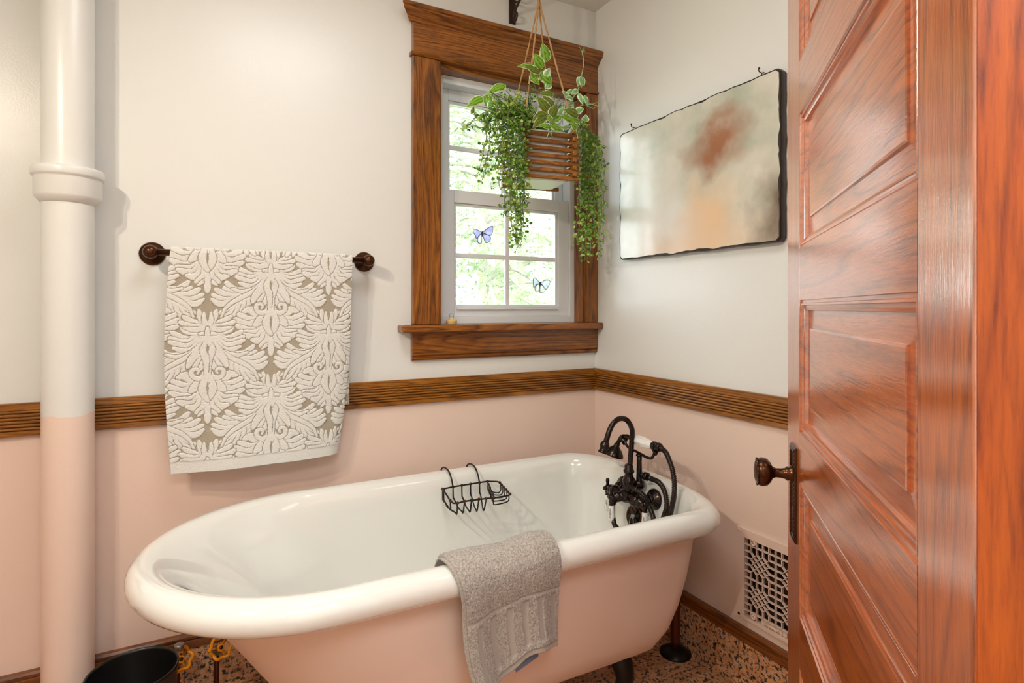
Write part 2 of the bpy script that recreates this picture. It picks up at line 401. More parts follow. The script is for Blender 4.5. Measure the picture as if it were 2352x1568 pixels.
# tile base course below the wood strip
BZ = .150
bb = struct('baseboard_back', MB().box(XD, 0, -.004, 0, 0, BZ), M['grout'], label='speckled granite tile base below the pink wall')
x = 0
while x > XD:
    x0 = max(x-T+.002, XD); obj('tile', MB().box(x0, x, -.012, -.004, 0, BZ), M['granite'], bb, bevel=.0008, seg=1); x -= T
br = struct('baseboard_right', MB().box(-.004, 0, YC, -.012, 0, BZ), M['grout'], label='speckled granite tile base under the wood strip, right wall')
y = -.145
obj('tile', MB().box(-.012, -.004, -.143, -.012, 0, BZ), M['granite'], br, bevel=.0008, seg=1)
while y > YC:
    y0 = max(y-T+.002, YC); obj('tile', MB().box(-.012, -.004, y0, y, 0, BZ), M['granite'], br, bevel=.0008, seg=1); y -= T
# wood strip above the tile base: cap bead over a flat band
prof = [(0, .150), (.016, .150), (.016, .172), (.013, .1745), (.0135, .177), (.018, .179), (.019, .186), (.015, .192), (0, .192)]
struct('trim_1', MB().extrude(prof, lambda p, a: (a, -p[0], p[1]), XD, 0), M['basex'], label='dark wood strip capping the tile base, back wall')
struct('trim_2', MB().extrude(prof, lambda p, a: (-p[0], a, p[1]), YC, -.0), M['basey'], label='dark wood strip capping the tile base, right wall')
# reeded chair rail
def reedprof():
    p = [(0, .828), (.013, .828), (.015, .830), (.015, .842)]
    z = .842; n = 6; wv = (.898-.842)/n
    for k in range(n):
        p.append((.0075, z+.0004))
        for a in np.linspace(.12*PI, .88*PI, 6): p.append((.0085+.0065*math.sin(a), z+wv*(.5-.5*math.cos(a)/math.cos(.12*PI)*.9)))
        p.append((.0075, z+wv-.0004)); z += wv
    p += [(.015, .898), (.015, .914), (.012, .917), (0, .917)]
    return p
rp = reedprof()
struct('trim_3', MB().extrude(rp, lambda p, a: (a, -p[0], p[1]), XD, 0), M['railx'], label='reeded wood chair rail running behind the towel')
struct('trim_4', MB().extrude(rp, lambda p, a: (-p[0], a, p[1]), YC, 0), M['raily'], label='reeded wood chair rail on the right wall')
# ------------------------------------------------------------------ window
win = thing('window_1', 'double hung white vinyl window in dark wood casing', None, (-.385, 0, 1.1), kind='structure')
obj('casing_board', MB().box(-.817, -.711, -.022, 0, 1.112, 2.077), M['casz'], win, bevel=.003)
obj('casing_board', MB().box(-.060, -.002, -.022, 0, 1.112, 2.077), M['casz'], win, bevel=.003)
obj('head_fillet', MB().extrude([(0, 2.077), (.026, 2.077), (.030, 2.0825), (.026, 2.088), (0, 2.088)], lambda p, a: (a, -p[0], p[1]), -.824, -.001), M['casx'], win)
obj('head_board', MB().box(-.815, -.001, -.022, 0, 2.088, 2.204), M['casx'], win, bevel=.002)
cp = [(0, 2.196), (.024, 2.196), (.026, 2.202), (.031, 2.205), (.036, 2.212), (.046, 2.219), (.053, 2.223), (.055, 2.226), (.055, 2.232), (.060, 2.234), (.060, 2.246), (.054, 2.251), (0, 2.251)]
b = MB(); E0 = -.817
def cap(p, a): return (a-(p[0]*.9 if a < -.4 else 0), -p[0], p[1])
b.extrude(cp, cap, -.811, -.001)
obj('head_cap', b, M['casx'], win)
obj('stool', MB().box(-.866, -.002, -.062, .075, 1.086, 1.112), M['casx'], win, bevel=.006, seg=3)
ap = [(0, .984), (.014, .984), (.019, .990), (.019, .996), (.0165, .999), (.022, 1.003), (.022, 1.086), (0, 1.086)]
obj('apron', MB().extrude(ap, lambda p, a: (a, -p[0], p[1]), -.818, -.003), M['casx'], win)
# jamb lining and stops
obj('jamb_board', MB().box(-.711, -.699, .0, .075, 1.112, 2.077), M['casz'], win, bevel=.001)
obj('jamb_board', MB().box(-.072, -.056, -.004, .075, 1.112, 2.077), M['casz'], win, bevel=.003, seg=3)
obj('jamb_board', MB().box(-.699, -.072, .0, .075, 2.060, 2.077), M['casx'], win, bevel=.003)
# vinyl frame
FX0, FX1, FZ0, FZ1 = -.699, -.072, 1.112, 2.060
def frame(mb, x0, x1, z0, z1, y0, y1, wl, wr_, wb, wt):
    mb.box(x0, x0+wl, y0, y1, z0, z1); mb.box(x1-wr_, x1, y0, y1, z0, z1)
    mb.box(x0+wl, x1-wr_, y0, y1, z0, z0+wb); mb.box(x0+wl, x1-wr_, y0, y1, z1-wt, z1); return mb
b = MB(); frame(b, FX0, FX1, FZ0, FZ1, .050, .145, .024, .024, .028, .030)
fr = obj('window_frame', b, M['vinyl'], win, bevel=.002)
def sash(name, x0, x1, z0, z1, y0, y1, st, rb, rt, lab):
    b = MB(); frame(b, x0, x1, z0, z1, y0, y1, st, st, rb, rt)
    s = obj(name, b, M['vinyl'], win, bevel=.0025)
    b = MB(); g = .010; frame(b, x0+st, x1-st, z0+rb, z1-rt, y0+.008, y1-.006, g, g, g, g)
    obj('glazing_bead', b, M['vinyl'], s, bevel=.002)
    xm, zm = (x0+x1)/2, (z0+rb+z1-rt)/2; ym = (y0+y1)/2+.002
    b = MB(); b.box(xm-.009, xm+.009, ym-.008, ym+.008, z0+rb, z1-rt); obj('muntin', b, M['vinyl'], s, bevel=.003)
    b = MB(); b.box(x0+st, x1-st, ym-.0075, ym+.0075, zm-.009, zm+.009); obj('muntin', b, M['vinyl'], s, bevel=.003)
    for (xa, xb) in ((x0+st, xm), (xm, x1-st)):
        for (za, zb) in ((z0+rb, zm), (zm, z1-rt)):
            obj('pane', MB().box(xa, xb, ym-.001, ym+.001, za, zb), M['pane'], s)
    return s
ls = sash('lower_sash', -.675, -.096, 1.140, 1.630, .060, .094, .052, .036, .050, None)
us = sash('upper_sash', -.672, -.099, 1.585, 2.030, .102, .134, .040, .040, .042, None)
obj('sash_pull', MB().box(-.615, -.155, .050, .062, 1.166, 1.172), M['vinyl'], ls, bevel=.002)
obj('sash_lock', MB().box(-.40, -.35, .062, .092, 1.630, 1.642), M['vinyl'], ls, bevel=.003)
# ------------------------------------------------------------------ drain pipe
pc = (-1.7895, -.078)
p = thing('drain_pipe', 'fat painted soil pipe with a bell collar at the left of the towel', 'pipe', (pc[0], pc[1], 0))
obj('pipe_shaft', MB().lathe([(.0575, 0), (.0575, 1.452), (.0575, 2.439)], (pc[0], pc[1], 0), seg=48, caps=False), M['pipe_paint'], p)
obj('pipe_collar', MB().lathe([(.0575, 1.448), (.060, 1.449), (.071, 1.462), (.0735, 1.468), (.0735, 1.512), (.0745, 1.516), (.078, 1.518), (.0795, 1.522), (.0795, 1.536), (.077, 1.541), (.060, 1.544), (.0575, 1.544)], (pc[0], pc[1], 0), seg=48, caps=False), M['pipe_paint'], p)
# ------------------------------------------------------------------ towel bar and bath towel
tb = thing('towel_bar', 'dark bronze towel bar with round end posts on the back wall', 'towel bar', (-1.295, 0, 1.33))
ZB, YB = 1.332, -.068
obj('bar', MB().tube([(-1.605, YB, ZB), (-.985, YB, ZB)], .0095, 20), M['bronze2'], tb)
for xx in (-1.605, -.985):
    q = obj('post', MB().lathe([(.034, 0), (.034, .004), (.031, .008), (.028, .009), (.026, .013), (.015, .018), (.012, .024), (.012, .046), (.014, .048)], (xx, 0, ZB), (0, -1, 0), 32), M['bronze2'], tb)
    obj('finial', MB().ball((xx, YB, ZB), .0195, 24), M['bronze2'], q)
# damask pattern, drawn as lobes with a grey outline (units: one repeat = 760 x 1690)
def lobes():
    L = []
    def a(pts, wd, slot=None): L.append((pts, wd*1.34))
    a([(60, 20), (150, 40), (240, -10), (290, -60)], 40); a([(90, 60), (200, 70), (300, 20)], 34)
    a([(90, 60), (240, 90), (400, -10)], 44); a([(90, 70), (260, 130), (420, 60)], 44); a([(80, 80), (230, 180), (420, 110)], 44); a([(70, 70), (150, 200), (250, 235), (380, 190)], 40)
    a([(300, 300), (440, 290), (540, 190)], 46); a([(320, 320), (470, 330), (570, 260)], 42); a([(380, 370), (540, 360), (660, 280)], 46)
    a([(430, 410), (580, 420), (700, 350)], 42); a([(500, 450), (620, 470), (710, 410)], 38)
    a([(300, 340), (290, 460), (360, 540)], 42); a([(340, 380), (360, 500), (400, 590)], 40); a([(400, 430), (430, 540), (470, 640)], 40); a([(450, 470), (500, 560), (560, 650)], 36); a([(500, 500), (560, 560), (640, 600)], 30)
    a([(45, 60), (80, 160), (170, 250), (290, 300), (380, 300), (470, 270)], 34)
    a([(50, 90), (140, 240), (300, 350), (460, 440), (560, 540), (600, 640)], 30)
    a([(30, 280), (60, 340), (70, 430), (110, 480)], 44); a([(70, 240), (120, 330), (150, 450)], 44); a([(110, 250), (180, 340), (225, 440)], 42)
    a([(140, 640), (200, 590), (260, 545), (330, 570)], 48); a([(150, 680), (270, 690), (390, 610)], 50); a([(150, 720), (300, 750), (430, 670)], 48)
    a([(110, 760), (250, 830), (410, 760)], 48); a([(90, 790), (180, 860), (340, 840)], 46); a([(60, 800), (170, 920), (330, 880)], 48); a([(45, 830), (120, 960), (230, 950)], 46); a([(20, 850), (40, 960), (130, 1030)], 44)
    a([(40, 600), (120, 680), (190, 750)], 52)
    a([(25, 470), (40, 560), (110, 595), (175, 560), (180, 490), (130, 465), (100, 500), (115, 530)], 28)
    a([(60, -90), (160, -130), (270, -210)], 42); a([(60, -70), (190, -80), (310, -140)], 42); a([(40, -60), (150, -40), (270, -70)], 34)
    a([(20, -100), (80, -200), (100, -290)], 36); a([(10, -90), (40, -160), (40, -260)], 30)
    a([(0, 60), (0, 130), (50, 220), (20, 330), (14, 420), (16, 560)], 40)
    a([(0, 560), (30, 640), (60, 720), (30, 830), (0, 880)], 44)
    a([(0, 20), (70, 10), (100, 25)], 24); a([(0, 60), (0, 0), (0, -70)], 30)
    a([(0, 1000), (60, 1030), (110, 1075)], 26); a([(0, 960), (0, 1020), (0, 1060)], 34); a([(0, 1060), (0, 1100), (0, 1160)], 38)
    return L
def pattern(U, V):
    """U, V in pattern units; returns pile height 0..1"""
    H = np.zeros(U.shape); PX, PY = 1520., 1690.
    LW = 12.
    for ox, oy in ((0, 0), (PX/2, PY/2)):
        for mir in (1, -1):
            for pts, wd in lobes():
                P = np.array(bez([(x, y) for x, y in pts], 10))[:, :2]
                for kx in (-1, 0, 1):
                    for ky in (-1, 0, 1):
                        Q = P*[mir, 1]+[ox+kx*PX, oy+ky*PY]
                        lo = Q.min(0)-wd-14; hi = Q.max(0)+wd+14
                        if hi[0] < U.min() or lo[0] > U.max() or hi[1] < V.min() or lo[1] > V.max(): continue
                        idx = np.where((U > lo[0]) & (U < hi[0]) & (V > lo[1]) & (V < hi[1]))
                        if not len(idx[0]): continue
                        u, v = U[idx], V[idx]; best = np.full(u.shape, 1e9); sn = np.zeros(u.shape)
                        n = len(Q)-1
                        for i in range(n):
                            a_, b_ = Q[i], Q[i+1]; ab = b_-a_; t = np.clip(((u-a_[0])*ab[0]+(v-a_[1])*ab[1])/(ab@ab+1e-9), 0, 1)
                            s_ = (i+t)/n; r_ = wd*(.34+.66*np.sin(PI*np.clip(s_*.80+.12, 0, 1))**.7)
                            dd = np.hypot(u-a_[0]-t*ab[0], v-a_[1]-t*ab[1])-r_; sn = np.where(dd < best, s_, sn); best = np.minimum(best, dd)
                        h = H[idx]; best = best+2.6*np.sin(u*.11+v*.05)*np.sin(v*.17)+1.5*np.sin(u*.31+1)*np.sin(v*.43)
                        lw = LW*np.clip((sn-.14)/.26, 0, 1)
                        edge = (best > -lw) & (best < 0); inn = best <= -lw
                        h = np.where(edge, np.minimum(h, .12+.0*h), h)
                        h = np.where(inn, np.maximum(h*(sn < .4), np.clip((-best-lw)/16+.58, 0, 1)), h)
                        H[idx] = h
    # eye shaped slots on the axis
    for ox, oy in ((0, 0), (PX/2, PY/2)):
        for (y0_, y1_, wd) in ((140, 290, 20), (620, 830, 18)):
            for kx in (-1, 0, 1):
                for ky in (-1, 0, 1):
                    c = (y0_+y1_)/2; e = (np.abs((U-ox-kx*PX)/wd))+(np.abs(V-oy-ky*PY-c)/((y1_-y0_)/2))**1.5
                    H = np.where(e < 1, np.minimum(H, .1), H)
    return H
NU, NV = 360, 500
ZT = ZB+.013; LEN = ZT-.688
sfront = LEN; sb = .50
S = np.concatenate([np.linspace(-sb, -.03, 60, endpoint=False), np.linspace(-.03, 0, 8, endpoint=False), np.linspace(0, LEN, NV)])
Ug = np.linspace(0, 1, NU); SS, UU = np.meshgrid(S, Ug, indexing='ij')
RB = .0125
drop = np.maximum(SS, 0)
# front: arc over the bar then straight down ; back likewise
def ypos(s):
    y = np.where(s >= 0, YB-RB*np.sin(np.clip(s/RB, 0, PI/2)), YB+RB*np.sin(np.clip(-s/RB, 0, PI/2)))
    z = ZB+RB*np.cos(np.clip(np.abs(s)/RB, 0, PI/2))-np.maximum(np.abs(s)-RB*PI/2, 0)
    return y, z
YY, ZZ = ypos(SS)
k = drop/LEN
xl = -1.555-.016*np.sin(PI*np.minimum(k*1.02, 1))-.0*k; xr = -1.043-.012*k-.030*np.clip((k-.45)/.55, 0, 1)**1.6
XX = xl+(xr-xl)*UU
XX = np.where(SS < 0, -1.550+(-1.047+1.550)*UU, XX)
YY = YY+np.where(SS >= 0, k*.012*np.sin(UU*5+.5+k*2)+.004*k*np.sin(UU*13+1)-.004*k, 0)
YY = YY+np.where((SS >= 0), .018*k*np.clip((UU-.93)/.07, 0, 1)**2, 0)      # right edge rolls back
ZZ = ZZ-np.where(SS > 0, k*.016*(1-UU)*0-.0*k, 0)
PUN = .1715/760
pat = pattern((XX+1.290)/PUN, (1.290-ZZ)/PUN)
hem = (ZT-ZZ > LEN-.040) & (SS > 0)
pat = np.where(hem, .9, pat); 
edgef = np.minimum(np.clip((UU)/.008, 0, 1), np.clip((1-UU)/.008, 0, 1))
hgt = .0006+np.where(hem, .0012, .0036*pat)
nrm = np.where(SS >= 0, -1, 1)
YY2 = YY+nrm*hgt*np.clip(np.abs(SS)/.01, .3, 1); ZZ2 = ZZ+hgt*(np.abs(SS) < .012)
b = MB(); nS = len(S)
V = np.stack([XX, YY2, ZZ2], -1).reshape(-1, 3)
V2 = np.stack([XX, YY-nrm*.0015, ZZ-.001*(np.abs(SS) < .01)], -1).reshape(-1, 3)
N = nS*NU; ii, jj = np.meshgrid(np.arange(nS-1), np.arange(NU-1), indexing='ij'); q0 = (ii*NU+jj).ravel()
F1 = np.stack([q0, q0+1, q0+NU+1, q0+NU], 1)
b.v = [tuple(v) for v in V.tolist()]; b.f = [tuple(f) for f in F1.tolist()]; b.sm = [True]*len(b.f); b.at['pile'] = pat.ravel().astype(np.float32)
tw = obj('bath_towel', b, M['towel']); tag(tw, 'white damask patterned bath towel hanging over the bronze bar', 'towel')
so = tw.modifiers.new('solid', 'SOLIDIFY'); so.thickness = .003; so.offset = 0
# ------------------------------------------------------------------ claw foot tub
ZTUB = .6121; TRIM = .0352
BX0, BX1, BY0, BY1, BELL, BRC, BEX, BTH, BDW = -1.6203, -.093, -.8541, -.1019, .3884, .1693, 1.969, -.0109, -.018
def outline(d=0, dl=0, drt=0, dy=0, rc=None, n=44):
    """rim outline inset by d all round, plus extra insets at the left end, the right end and the sides"""
    xl, xr, yf, yb = BX0+d+dl, BX1-d-drt, BY0+d+dy, BY1-d-dy
    yc, hw = (yf+yb)/2, (yb-yf)/2; ell = max(.05, min(BELL-d*.5+dl*.25, BELL+.2)); rc_ = max(.03, min(BRC-d*.6 if rc is None else rc, hw)); pts = []
    hr = hw*(1-BDW)
    for a in np.linspace(PI/2, 3*PI/2, n):
        c, s = math.cos(a), math.sin(a); pts.append((xl+ell+ell*math.copysign(abs(c)**(2/BEX), c), yc+hw*math.copysign(abs(s)**(2/BEX), s)))
    xa, xb = xl+ell, xr-rc_
    for t in np.linspace(0, 1, 14)[1:-1]: pts.append((xa+(xb-xa)*t, yc-(hw+(hr-hw)*t)))
    for a in np.linspace(-PI/2, PI/2, n):
        c, s = math.cos(a), math.sin(a); pts.append((xb+rc_*math.copysign(abs(c)**(2/2.4), c), yc+hr*math.copysign(abs(s)**(2/2.4), s)))
    for t in np.linspace(1, 0, 14)[1:-1]: pts.append((xa+(xb-xa)*t, yc+(hw+(hr-hw)*t)))
    q = np.array(pts); c0 = np.array([(BX0+BX1)/2, (BY0+BY1)/2]); q = q-c0
    R = np.array([[math.cos(BTH), -math.sin(BTH)], [math.sin(BTH), math.cos(BTH)]])
    return q@R.T+c0
def ring(z, **k): return [(x, y, z) for x, y in outline(**k)]
tub = thing('clawfoot_bathtub', 'white enamel clawfoot bathtub with pink painted outside', 'bathtub', (-.86, -.478, 0))
R = []
for a in np.linspace(-PI*.62, PI*.5, 18):                                # rolled rim
    R.append(ring(ZTUB-TRIM+TRIM*math.sin(a), d=TRIM-TRIM*math.cos(a)))
for d, dz, dl in ((.043, -.001, 0), (.052, -.005, .002), (.060, -.012, .004), (.067, -.023, .012), (.073, -.040, .026), (.078, -.07, .054), (.084, -.12, .096), (.092, -.18, .138), (.102, -.24, .172), (.116, -.30, .20), (.134, -.345, .225), (.158, -.375, .245), (.19, -.395, .262), (.23, -.405, .275), (.28, -.410, .285), (.33, -.412, .30)):
    R.append(ring(ZTUB+dz, d=d, dl=dl, rc=max(.06, .15-d*.35)))
obj('tub_basin', MB().rings(R, True, False, True), M['enamel'], tub, label='glossy white enamel basin with rolled rim')
R = [ring(ZTUB-.0665, d=.047), ring(ZTUB-.062, d=.056, dl=.012)]
for d, z, dl, dr_ in ((.060, .540, .028, 0), (.066, .48, .082, .0), (.076, .40, .13, .003), (.09, .32, .17, .008), (.108, .25, .20, .014), (.135, .195, .225, .02), (.17, .165, .25, .024), (.21, .150, .26, .02), (.26, .143, .27, .01), (.33, .140, .28, 0)):
    R.append(ring(z, d=d, dl=dl, drt=dr_, rc=max(.05, .15-d*.3)))
obj('tub_shell', MB().rings(R, True, False, True), M['pink'], tub, label='pink painted outer shell')
# feet: knee, shank and ball
def foot(x, y, dx, dy):
    n = math.hypot(dx, dy); dx, dy = dx/n, dy/n
    b = MB(); P = bez([(x-dx*.03, y-dy*.03, .20), (x+dx*.03, y+dy*.03, .165), (x+dx*.045, y+dy*.045, .11), (x+dx*.02, y+dy*.02, .06), (x+dx*.03, y+dy*.03, .03)], 16)
    b.tube(P, [float(v) for v in np.interp(np.linspace(0, 1, len(P)), [0, .25, .55, .8, 1], [.035, .034, .024, .016, .02])], 12)
    b.ball((x+dx*.035, y+dy*.035, .026), .026, 14)
    f = obj('claw_foot', b, M['footiron'], tub)
    c = MB()
    for t in (-.8, 0, .8):
        vx, vy = dx*math.cos(t)-dy*math.sin(t), dx*math.sin(t)+dy*math.cos(t)
        c.tube(bez([(x+dx*.03, y+dy*.03, .055), (x+dx*.035+vx*.022, y+dy*.035+vy*.022, .044), (x+dx*.035+vx*.031, y+dy*.035+vy*.031, .02), (x+dx*.035+vx*.028, y+dy*.035+vy*.028, .004)], 9), [.007]*3+[.006]*3+[.004]*3 if False else .006, 6)
    obj('claw', c, M['footiron'], f)
foot(-.425, -.655, .3, -1); foot(-.425, -.30, .3, 1); foot(-1.20, -.66, -.3, -1); foot(-1.20, -.30, -.3, 1)
# overflow plate with slots and chain ring on the end wall
OV = np.array([-.2035, -.497, .478]); nx = np.array([-.97, 0, .24])
b = MB(); b.lathe([(.0, -.004), (.039, -.004), (.039, .003), (.036, .006), (.031, .0055), (.029, .003), (.0, .003)], OV, nx, 36, False)
ov = obj('overflow_plate', b, M['bronze2'], tub)
b = MB(); uu = np.cross(nx, (0, 1, 0)); uu /= np.linalg.norm(uu)
for a in range(6):
    dv = math.cos(a*PI/3+.3)*np.array([0, 1, 0])+math.sin(a*PI/3+.3)*uu; pv = np.cross(nx, dv)
    b.obox(OV+nx*.004+dv*.018, dv*.008, pv*.0042, nx*.0012)
obj('overflow_slot', b, M['plasticblk'], ov)
b = MB(); b.lathe([(.009, .0), (.009, .008), (.005, .012)], OV+nx*.002, nx, 16)
for s_ in (-1, 1): b.tube(bez([OV+nx*.012, OV+nx*.014+uu*(-.0)+np.array([0, s_*.008, -.012]), OV+nx*.016+np.array([0, s_*.009, -.028]), OV+nx*.016+np.array([0, 0, -.036])], 12), .0018, 6)
obj('chain_ring', b, M['steel'], ov)
# waste and overflow pipe behind the drain end
wp = obj('waste_pipe', MB().tube(bez([(-.145, -.497, .47), (-.075, -.515, .47), (-.062, -.535, .40), (-.060, -.535, .2), (-.060, -.535, 0)], 20), .016, 16), M['copper'], tub, label='brown waste pipe running down to the floor')
obj('pipe_flange', MB().lathe([(.016, .022), (.030, .018), (.052, .004), (.053, 0)], (-.060, -.535, 0), seg=28), M['footiron'], wp)
# ------------------------------------------------------------------ soap basket on the far rim
sbk = thing('soap_basket', 'black wire soap basket hooked over the far rim of the tub', 'soap basket', (-.70, -.24, .50))
WR = .0028
ZR = .572; YR = -.200
rear = [(-.772, YR, ZR-.002), (-.735, YR, ZR), (-.703, YR, ZR), (-.671, YR, ZR), (-.637, YR, ZR), (-.607, YR, ZR)]
FZ = .5545
def fpt(px_, py_): return at(px_, py_, 2, FZ)
fr0 = [fpt(1034, 1149), fpt(1051, 1155), fpt(1067, 1151), fpt(1083, 1148), fpt(1100, 1146), fpt(1117, 1144.5)]
fl_ = at(1019, 1126, 1, YR-.02); fr_ = fpt(1171.5, 1134.5); rr_ = at(1148, 1108, 1, YR-.02); mid = fpt(1135, 1143)
loop = [fl_, at(1024, 1120, 1, YR-.004), rear[0], rear[5], at(1140, 1105, 1, YR)]
b = MB()
b.tube([fl_, at(1021.5, 1121, 1, YR-.008), rear[0]]+rear[1:]+[at(1138, 1105.5, 1, YR), at(1144, 1106, 1, YR-.006), rr_], WR, 8)
b.tube([rr_, fr_], WR, 8)
b.tube([fr_, fpt(1168, 1138), mid, fr0[5], fr0[2], fr0[1], fpt(1041, 1155.5), fr0[0]], WR, 8)
b.tube([fl_, fr0[0]], WR, 8); b.tube([rear[5], mid], WR, 8)
obj('basket_rim', b, M['iron'], sbk)
bots = [(1034, 1171), (1048.5, 1181), (1063, 1178), (1079, 1176), (1095, 1174), (1111, 1172)]
tops = [fl_]+rear[:5]
for k in range(6):
    r0 = np.array(tops[k], float); f0 = np.array(fr0[k], float); yb_ = f0[1]+.010
    bt = at(bots[k][0], bots[k][1], 1, yb_); md = r0+np.array([0, -.008, -.062]); md[2] = max(md[2], bt[2]+.02)
    obj('basket_wire', MB().tube(bez([r0, r0+np.array([0, -.002, -.035]), md, .5*(md+bt)+np.array([0, 0, -.006]), bt+np.array([0, .006, .003])], 16)+[bt, bt+np.array([0, -.004, .004]), f0], WR*.9, 8), M['iron'], sbk)
for k in range(5):                                                      # cross wires of the narrow dish
    t = (k+.4)/5; p0 = np.array(rear[5])*(1-t)+np.array(mid)*t; p1 = np.array(rr_)*(1-t)+np.array(fr_)*t
    dn = np.array([0, -.001, -.030])
    obj('dish_wire', MB().tube(bez([p0, p0+dn*.8, p0+dn+np.array([.006, 0, 0]), p1+dn+np.array([-.012, 0, 0]), p1+dn*.75, p1], 20), WR*.75, 8), M['iron'], sbk)
b = MB()
for q in [fl_]+rear+list(fr0)+[mid, fr_, rr_]: b.ball(q, .0052, 10)
for k in range(1, 5):
    t = k/5; b.ball(np.array(rear[5])*(1-t)+np.array(mid)*t, .0046, 8); b.ball(np.array(rr_)*(1-t)+np.array(fr_)*t, .0046, 8)
obj('wire_joint', b, M['bronze2'], sbk, kind='stuff')
for k in (1, 4):
    x_ = rear[k][0]-.004
    obj('rim_hook', MB().tube(bez([rear[k], (x_, YR+.006, .600), (x_, -.170, .6175), (x_, -.137, .621), (x_, -.108, .612), (x_, -.095, .592), (x_, -.098, .575)], 26), WR, 8), M['iron'], sbk)
# ------------------------------------------------------------------ tub faucet with hand shower
fc = thing('tub_faucet', 'oil rubbed bronze gooseneck tub faucet with hand shower and porcelain levers', 'faucet', (-.225, -.475, .545))
FXX = -.230; FZZ = .545; YH, YCc, YM = -.405, -.560, -.480
br_ = M['bronze']
b = MB(); b.lathe([(.010, -.080), (.012, -.072), (.019, -.066), (.0225, -.052), (.0215, -.040), (.0155, -.030), (.0135, -.024), (.0195, -.016), (.023, 0), (.0195, .016), (.0135, .024), (.0155, .030), (.0215, .040), (.0225, .052), (.019, .066), (.012, .072), (.010, .080)], (FXX, YM, FZZ), (0, 1, 0), 28)
obj('faucet_body', b, br_, fc)
for yy in (YH, YCc):                                                    # arms and flanges to the tub wall
    b = MB(); ya = YM+(yy-YM)*.62; b.tube([(FXX, ya, FZZ), (FXX+.02, ya+(yy-ya)*.5, FZZ), (-.200, yy, FZZ+.002), (-.178, yy, FZZ+.003)], .0125, 16)
    b.lathe([(.034, 0), (.034, .004), (.030, .010), (.019, .014), (.016, .022), (.015, .030)], (-.174, yy, FZZ+.003), (-1, 0, .1), 32); obj('wall_flange', b, br_, fc)
b = MB(); b.lathe([(.017, 0), (.018, .012), (.014, .018), (.022, .030), (.0225, .038), (.016, .050), (.013, .060), (.018, .066), (.0185, .071), (.014, .076), (.014, .088), (.0105, .092)], (-.222, -.488, FZZ+.015), (0, 0, 1), 28)
SP = [(-.222, -.488, .60), (-.216, -.488, .66), (-.208, -.488, .745), (-.212, -.488, .775), (-.232, -.488, .800), (-.258, -.488, .807), (-.283, -.488, .797), (-.301, -.488, .775), (-.318, -.488, .735)]
b.tube(bez(SP, 48), .0088, 20)
sp = obj('spout', b, br_, fc)
ax = np.array(SP[-1])-np.array(SP[-2]); ax /= np.linalg.norm(ax)
obj('spout_tip', MB().lathe([(.009, -.004), (.0125, 0), (.0158, .009), (.0155, .015), (.0125, .022), (.0125, .026), (.0148, .031), (.0150, .036), (.0135, .037)], np.array(SP[-1]), ax, 28), br_, sp)
def lever(y, xo, zo, axis, word, ang):
    """cross lever with three bronze balls and one porcelain grip hanging down"""
    o = np.array([xo, y, zo]); axis = np.array(axis, float); axis /= np.linalg.norm(axis)
    b = MB(); b.lathe([(.013, -.038), (.017, -.030), (.018, -.020), (.016, -.010), (.009, -.006), (.009, 0)], o, axis, 20)
    up = np.array([math.sin(ang)*0, math.sin(ang), math.cos(ang)]); up = up-axis*np.dot(up, axis); up /= np.linalg.norm(up)
    sd = np.cross(axis, up); c = o+axis*.004
    b.ball(c, .0115, 14)
    b.lathe([(.006, .006), (.005, .016), (.0065, .022), (.0062, .030), (.003, .034)], c, up, 14)
    b.lathe([(.006, .004), (.0075, .010), (.006, .016)], c, sd, 12); b.lathe([(.006, .004), (.0075, .010), (.006, .016)], c, -sd, 12)
    b.lathe([(.006, .006), (.0085, .012), (.0085, .016), (.006, .019), (.0095, .024)], c, -up, 16)
    lv = obj('lever', b, br_, fc)
    g = MB(); g.lathe([(.0088, .0235), (.0092, .025), (.0093, .040), (.0108, .058), (.0112, .070), (.0095, .078), (.004, .081)], c, -up, 24)
    obj('porcelain_grip', g, M['porc'], lv)
    # lettering read downwards along the grip
    cu = bpy.data.curves.new('t', 'FONT'); cu.body = '\n'.join(word); cu.size = .0070 if len(word) > 4 else .0082; cu.align_x = 'CENTER'; cu.space_line = .80; cu.extrude = .0002; cu.fill_mode = 'BOTH'
    to = bpy.data.objects.new('t', cu); me = bpy.data.meshes.new_from_object(to); bpy.data.objects.remove(to)
    zs = [v.co.y for v in me.vertices]; zm = (max(zs)+min(zs))/2
    fdir = CAM-c; fdir[2] = 0; fdir += np.array([-.5, .2, 0])*np.linalg.norm(fdir); fdir = fdir-up*np.dot(fdir, up); fdir /= np.linalg.norm(fdir); rt = np.cross(up, fdir)
    def wrap(v):
        r_ = .0109; th = v.co.x/r_
        return tuple(c-up*(.049-(v.co.y-zm))+r_*(math.cos(th)*fdir+math.sin(th)*rt)+fdir*(.0002+v.co.z))
    t = MB(); t.add([wrap(v) for v in me.vertices], [tuple(p_.vertices) for p_ in me.polygons])
    obj('lettering', t, M['ink'], lv, label='black letters '+word)
lever(-.388, FXX, FZZ, (0, 1, 0), 'HOT', 0)
lever(-.474, FXX-.050, FZZ, (-1, .05, 0), 'SHOWER', 0)
lever(-.572, FXX, FZZ, (0, -1, 0), 'COLD', 0)
b = MB(); b.tube([(FXX, YM, FZZ), (FXX-.03, -.477, FZZ)], .016, 16); obj('diverter_neck', b, br_, fc)
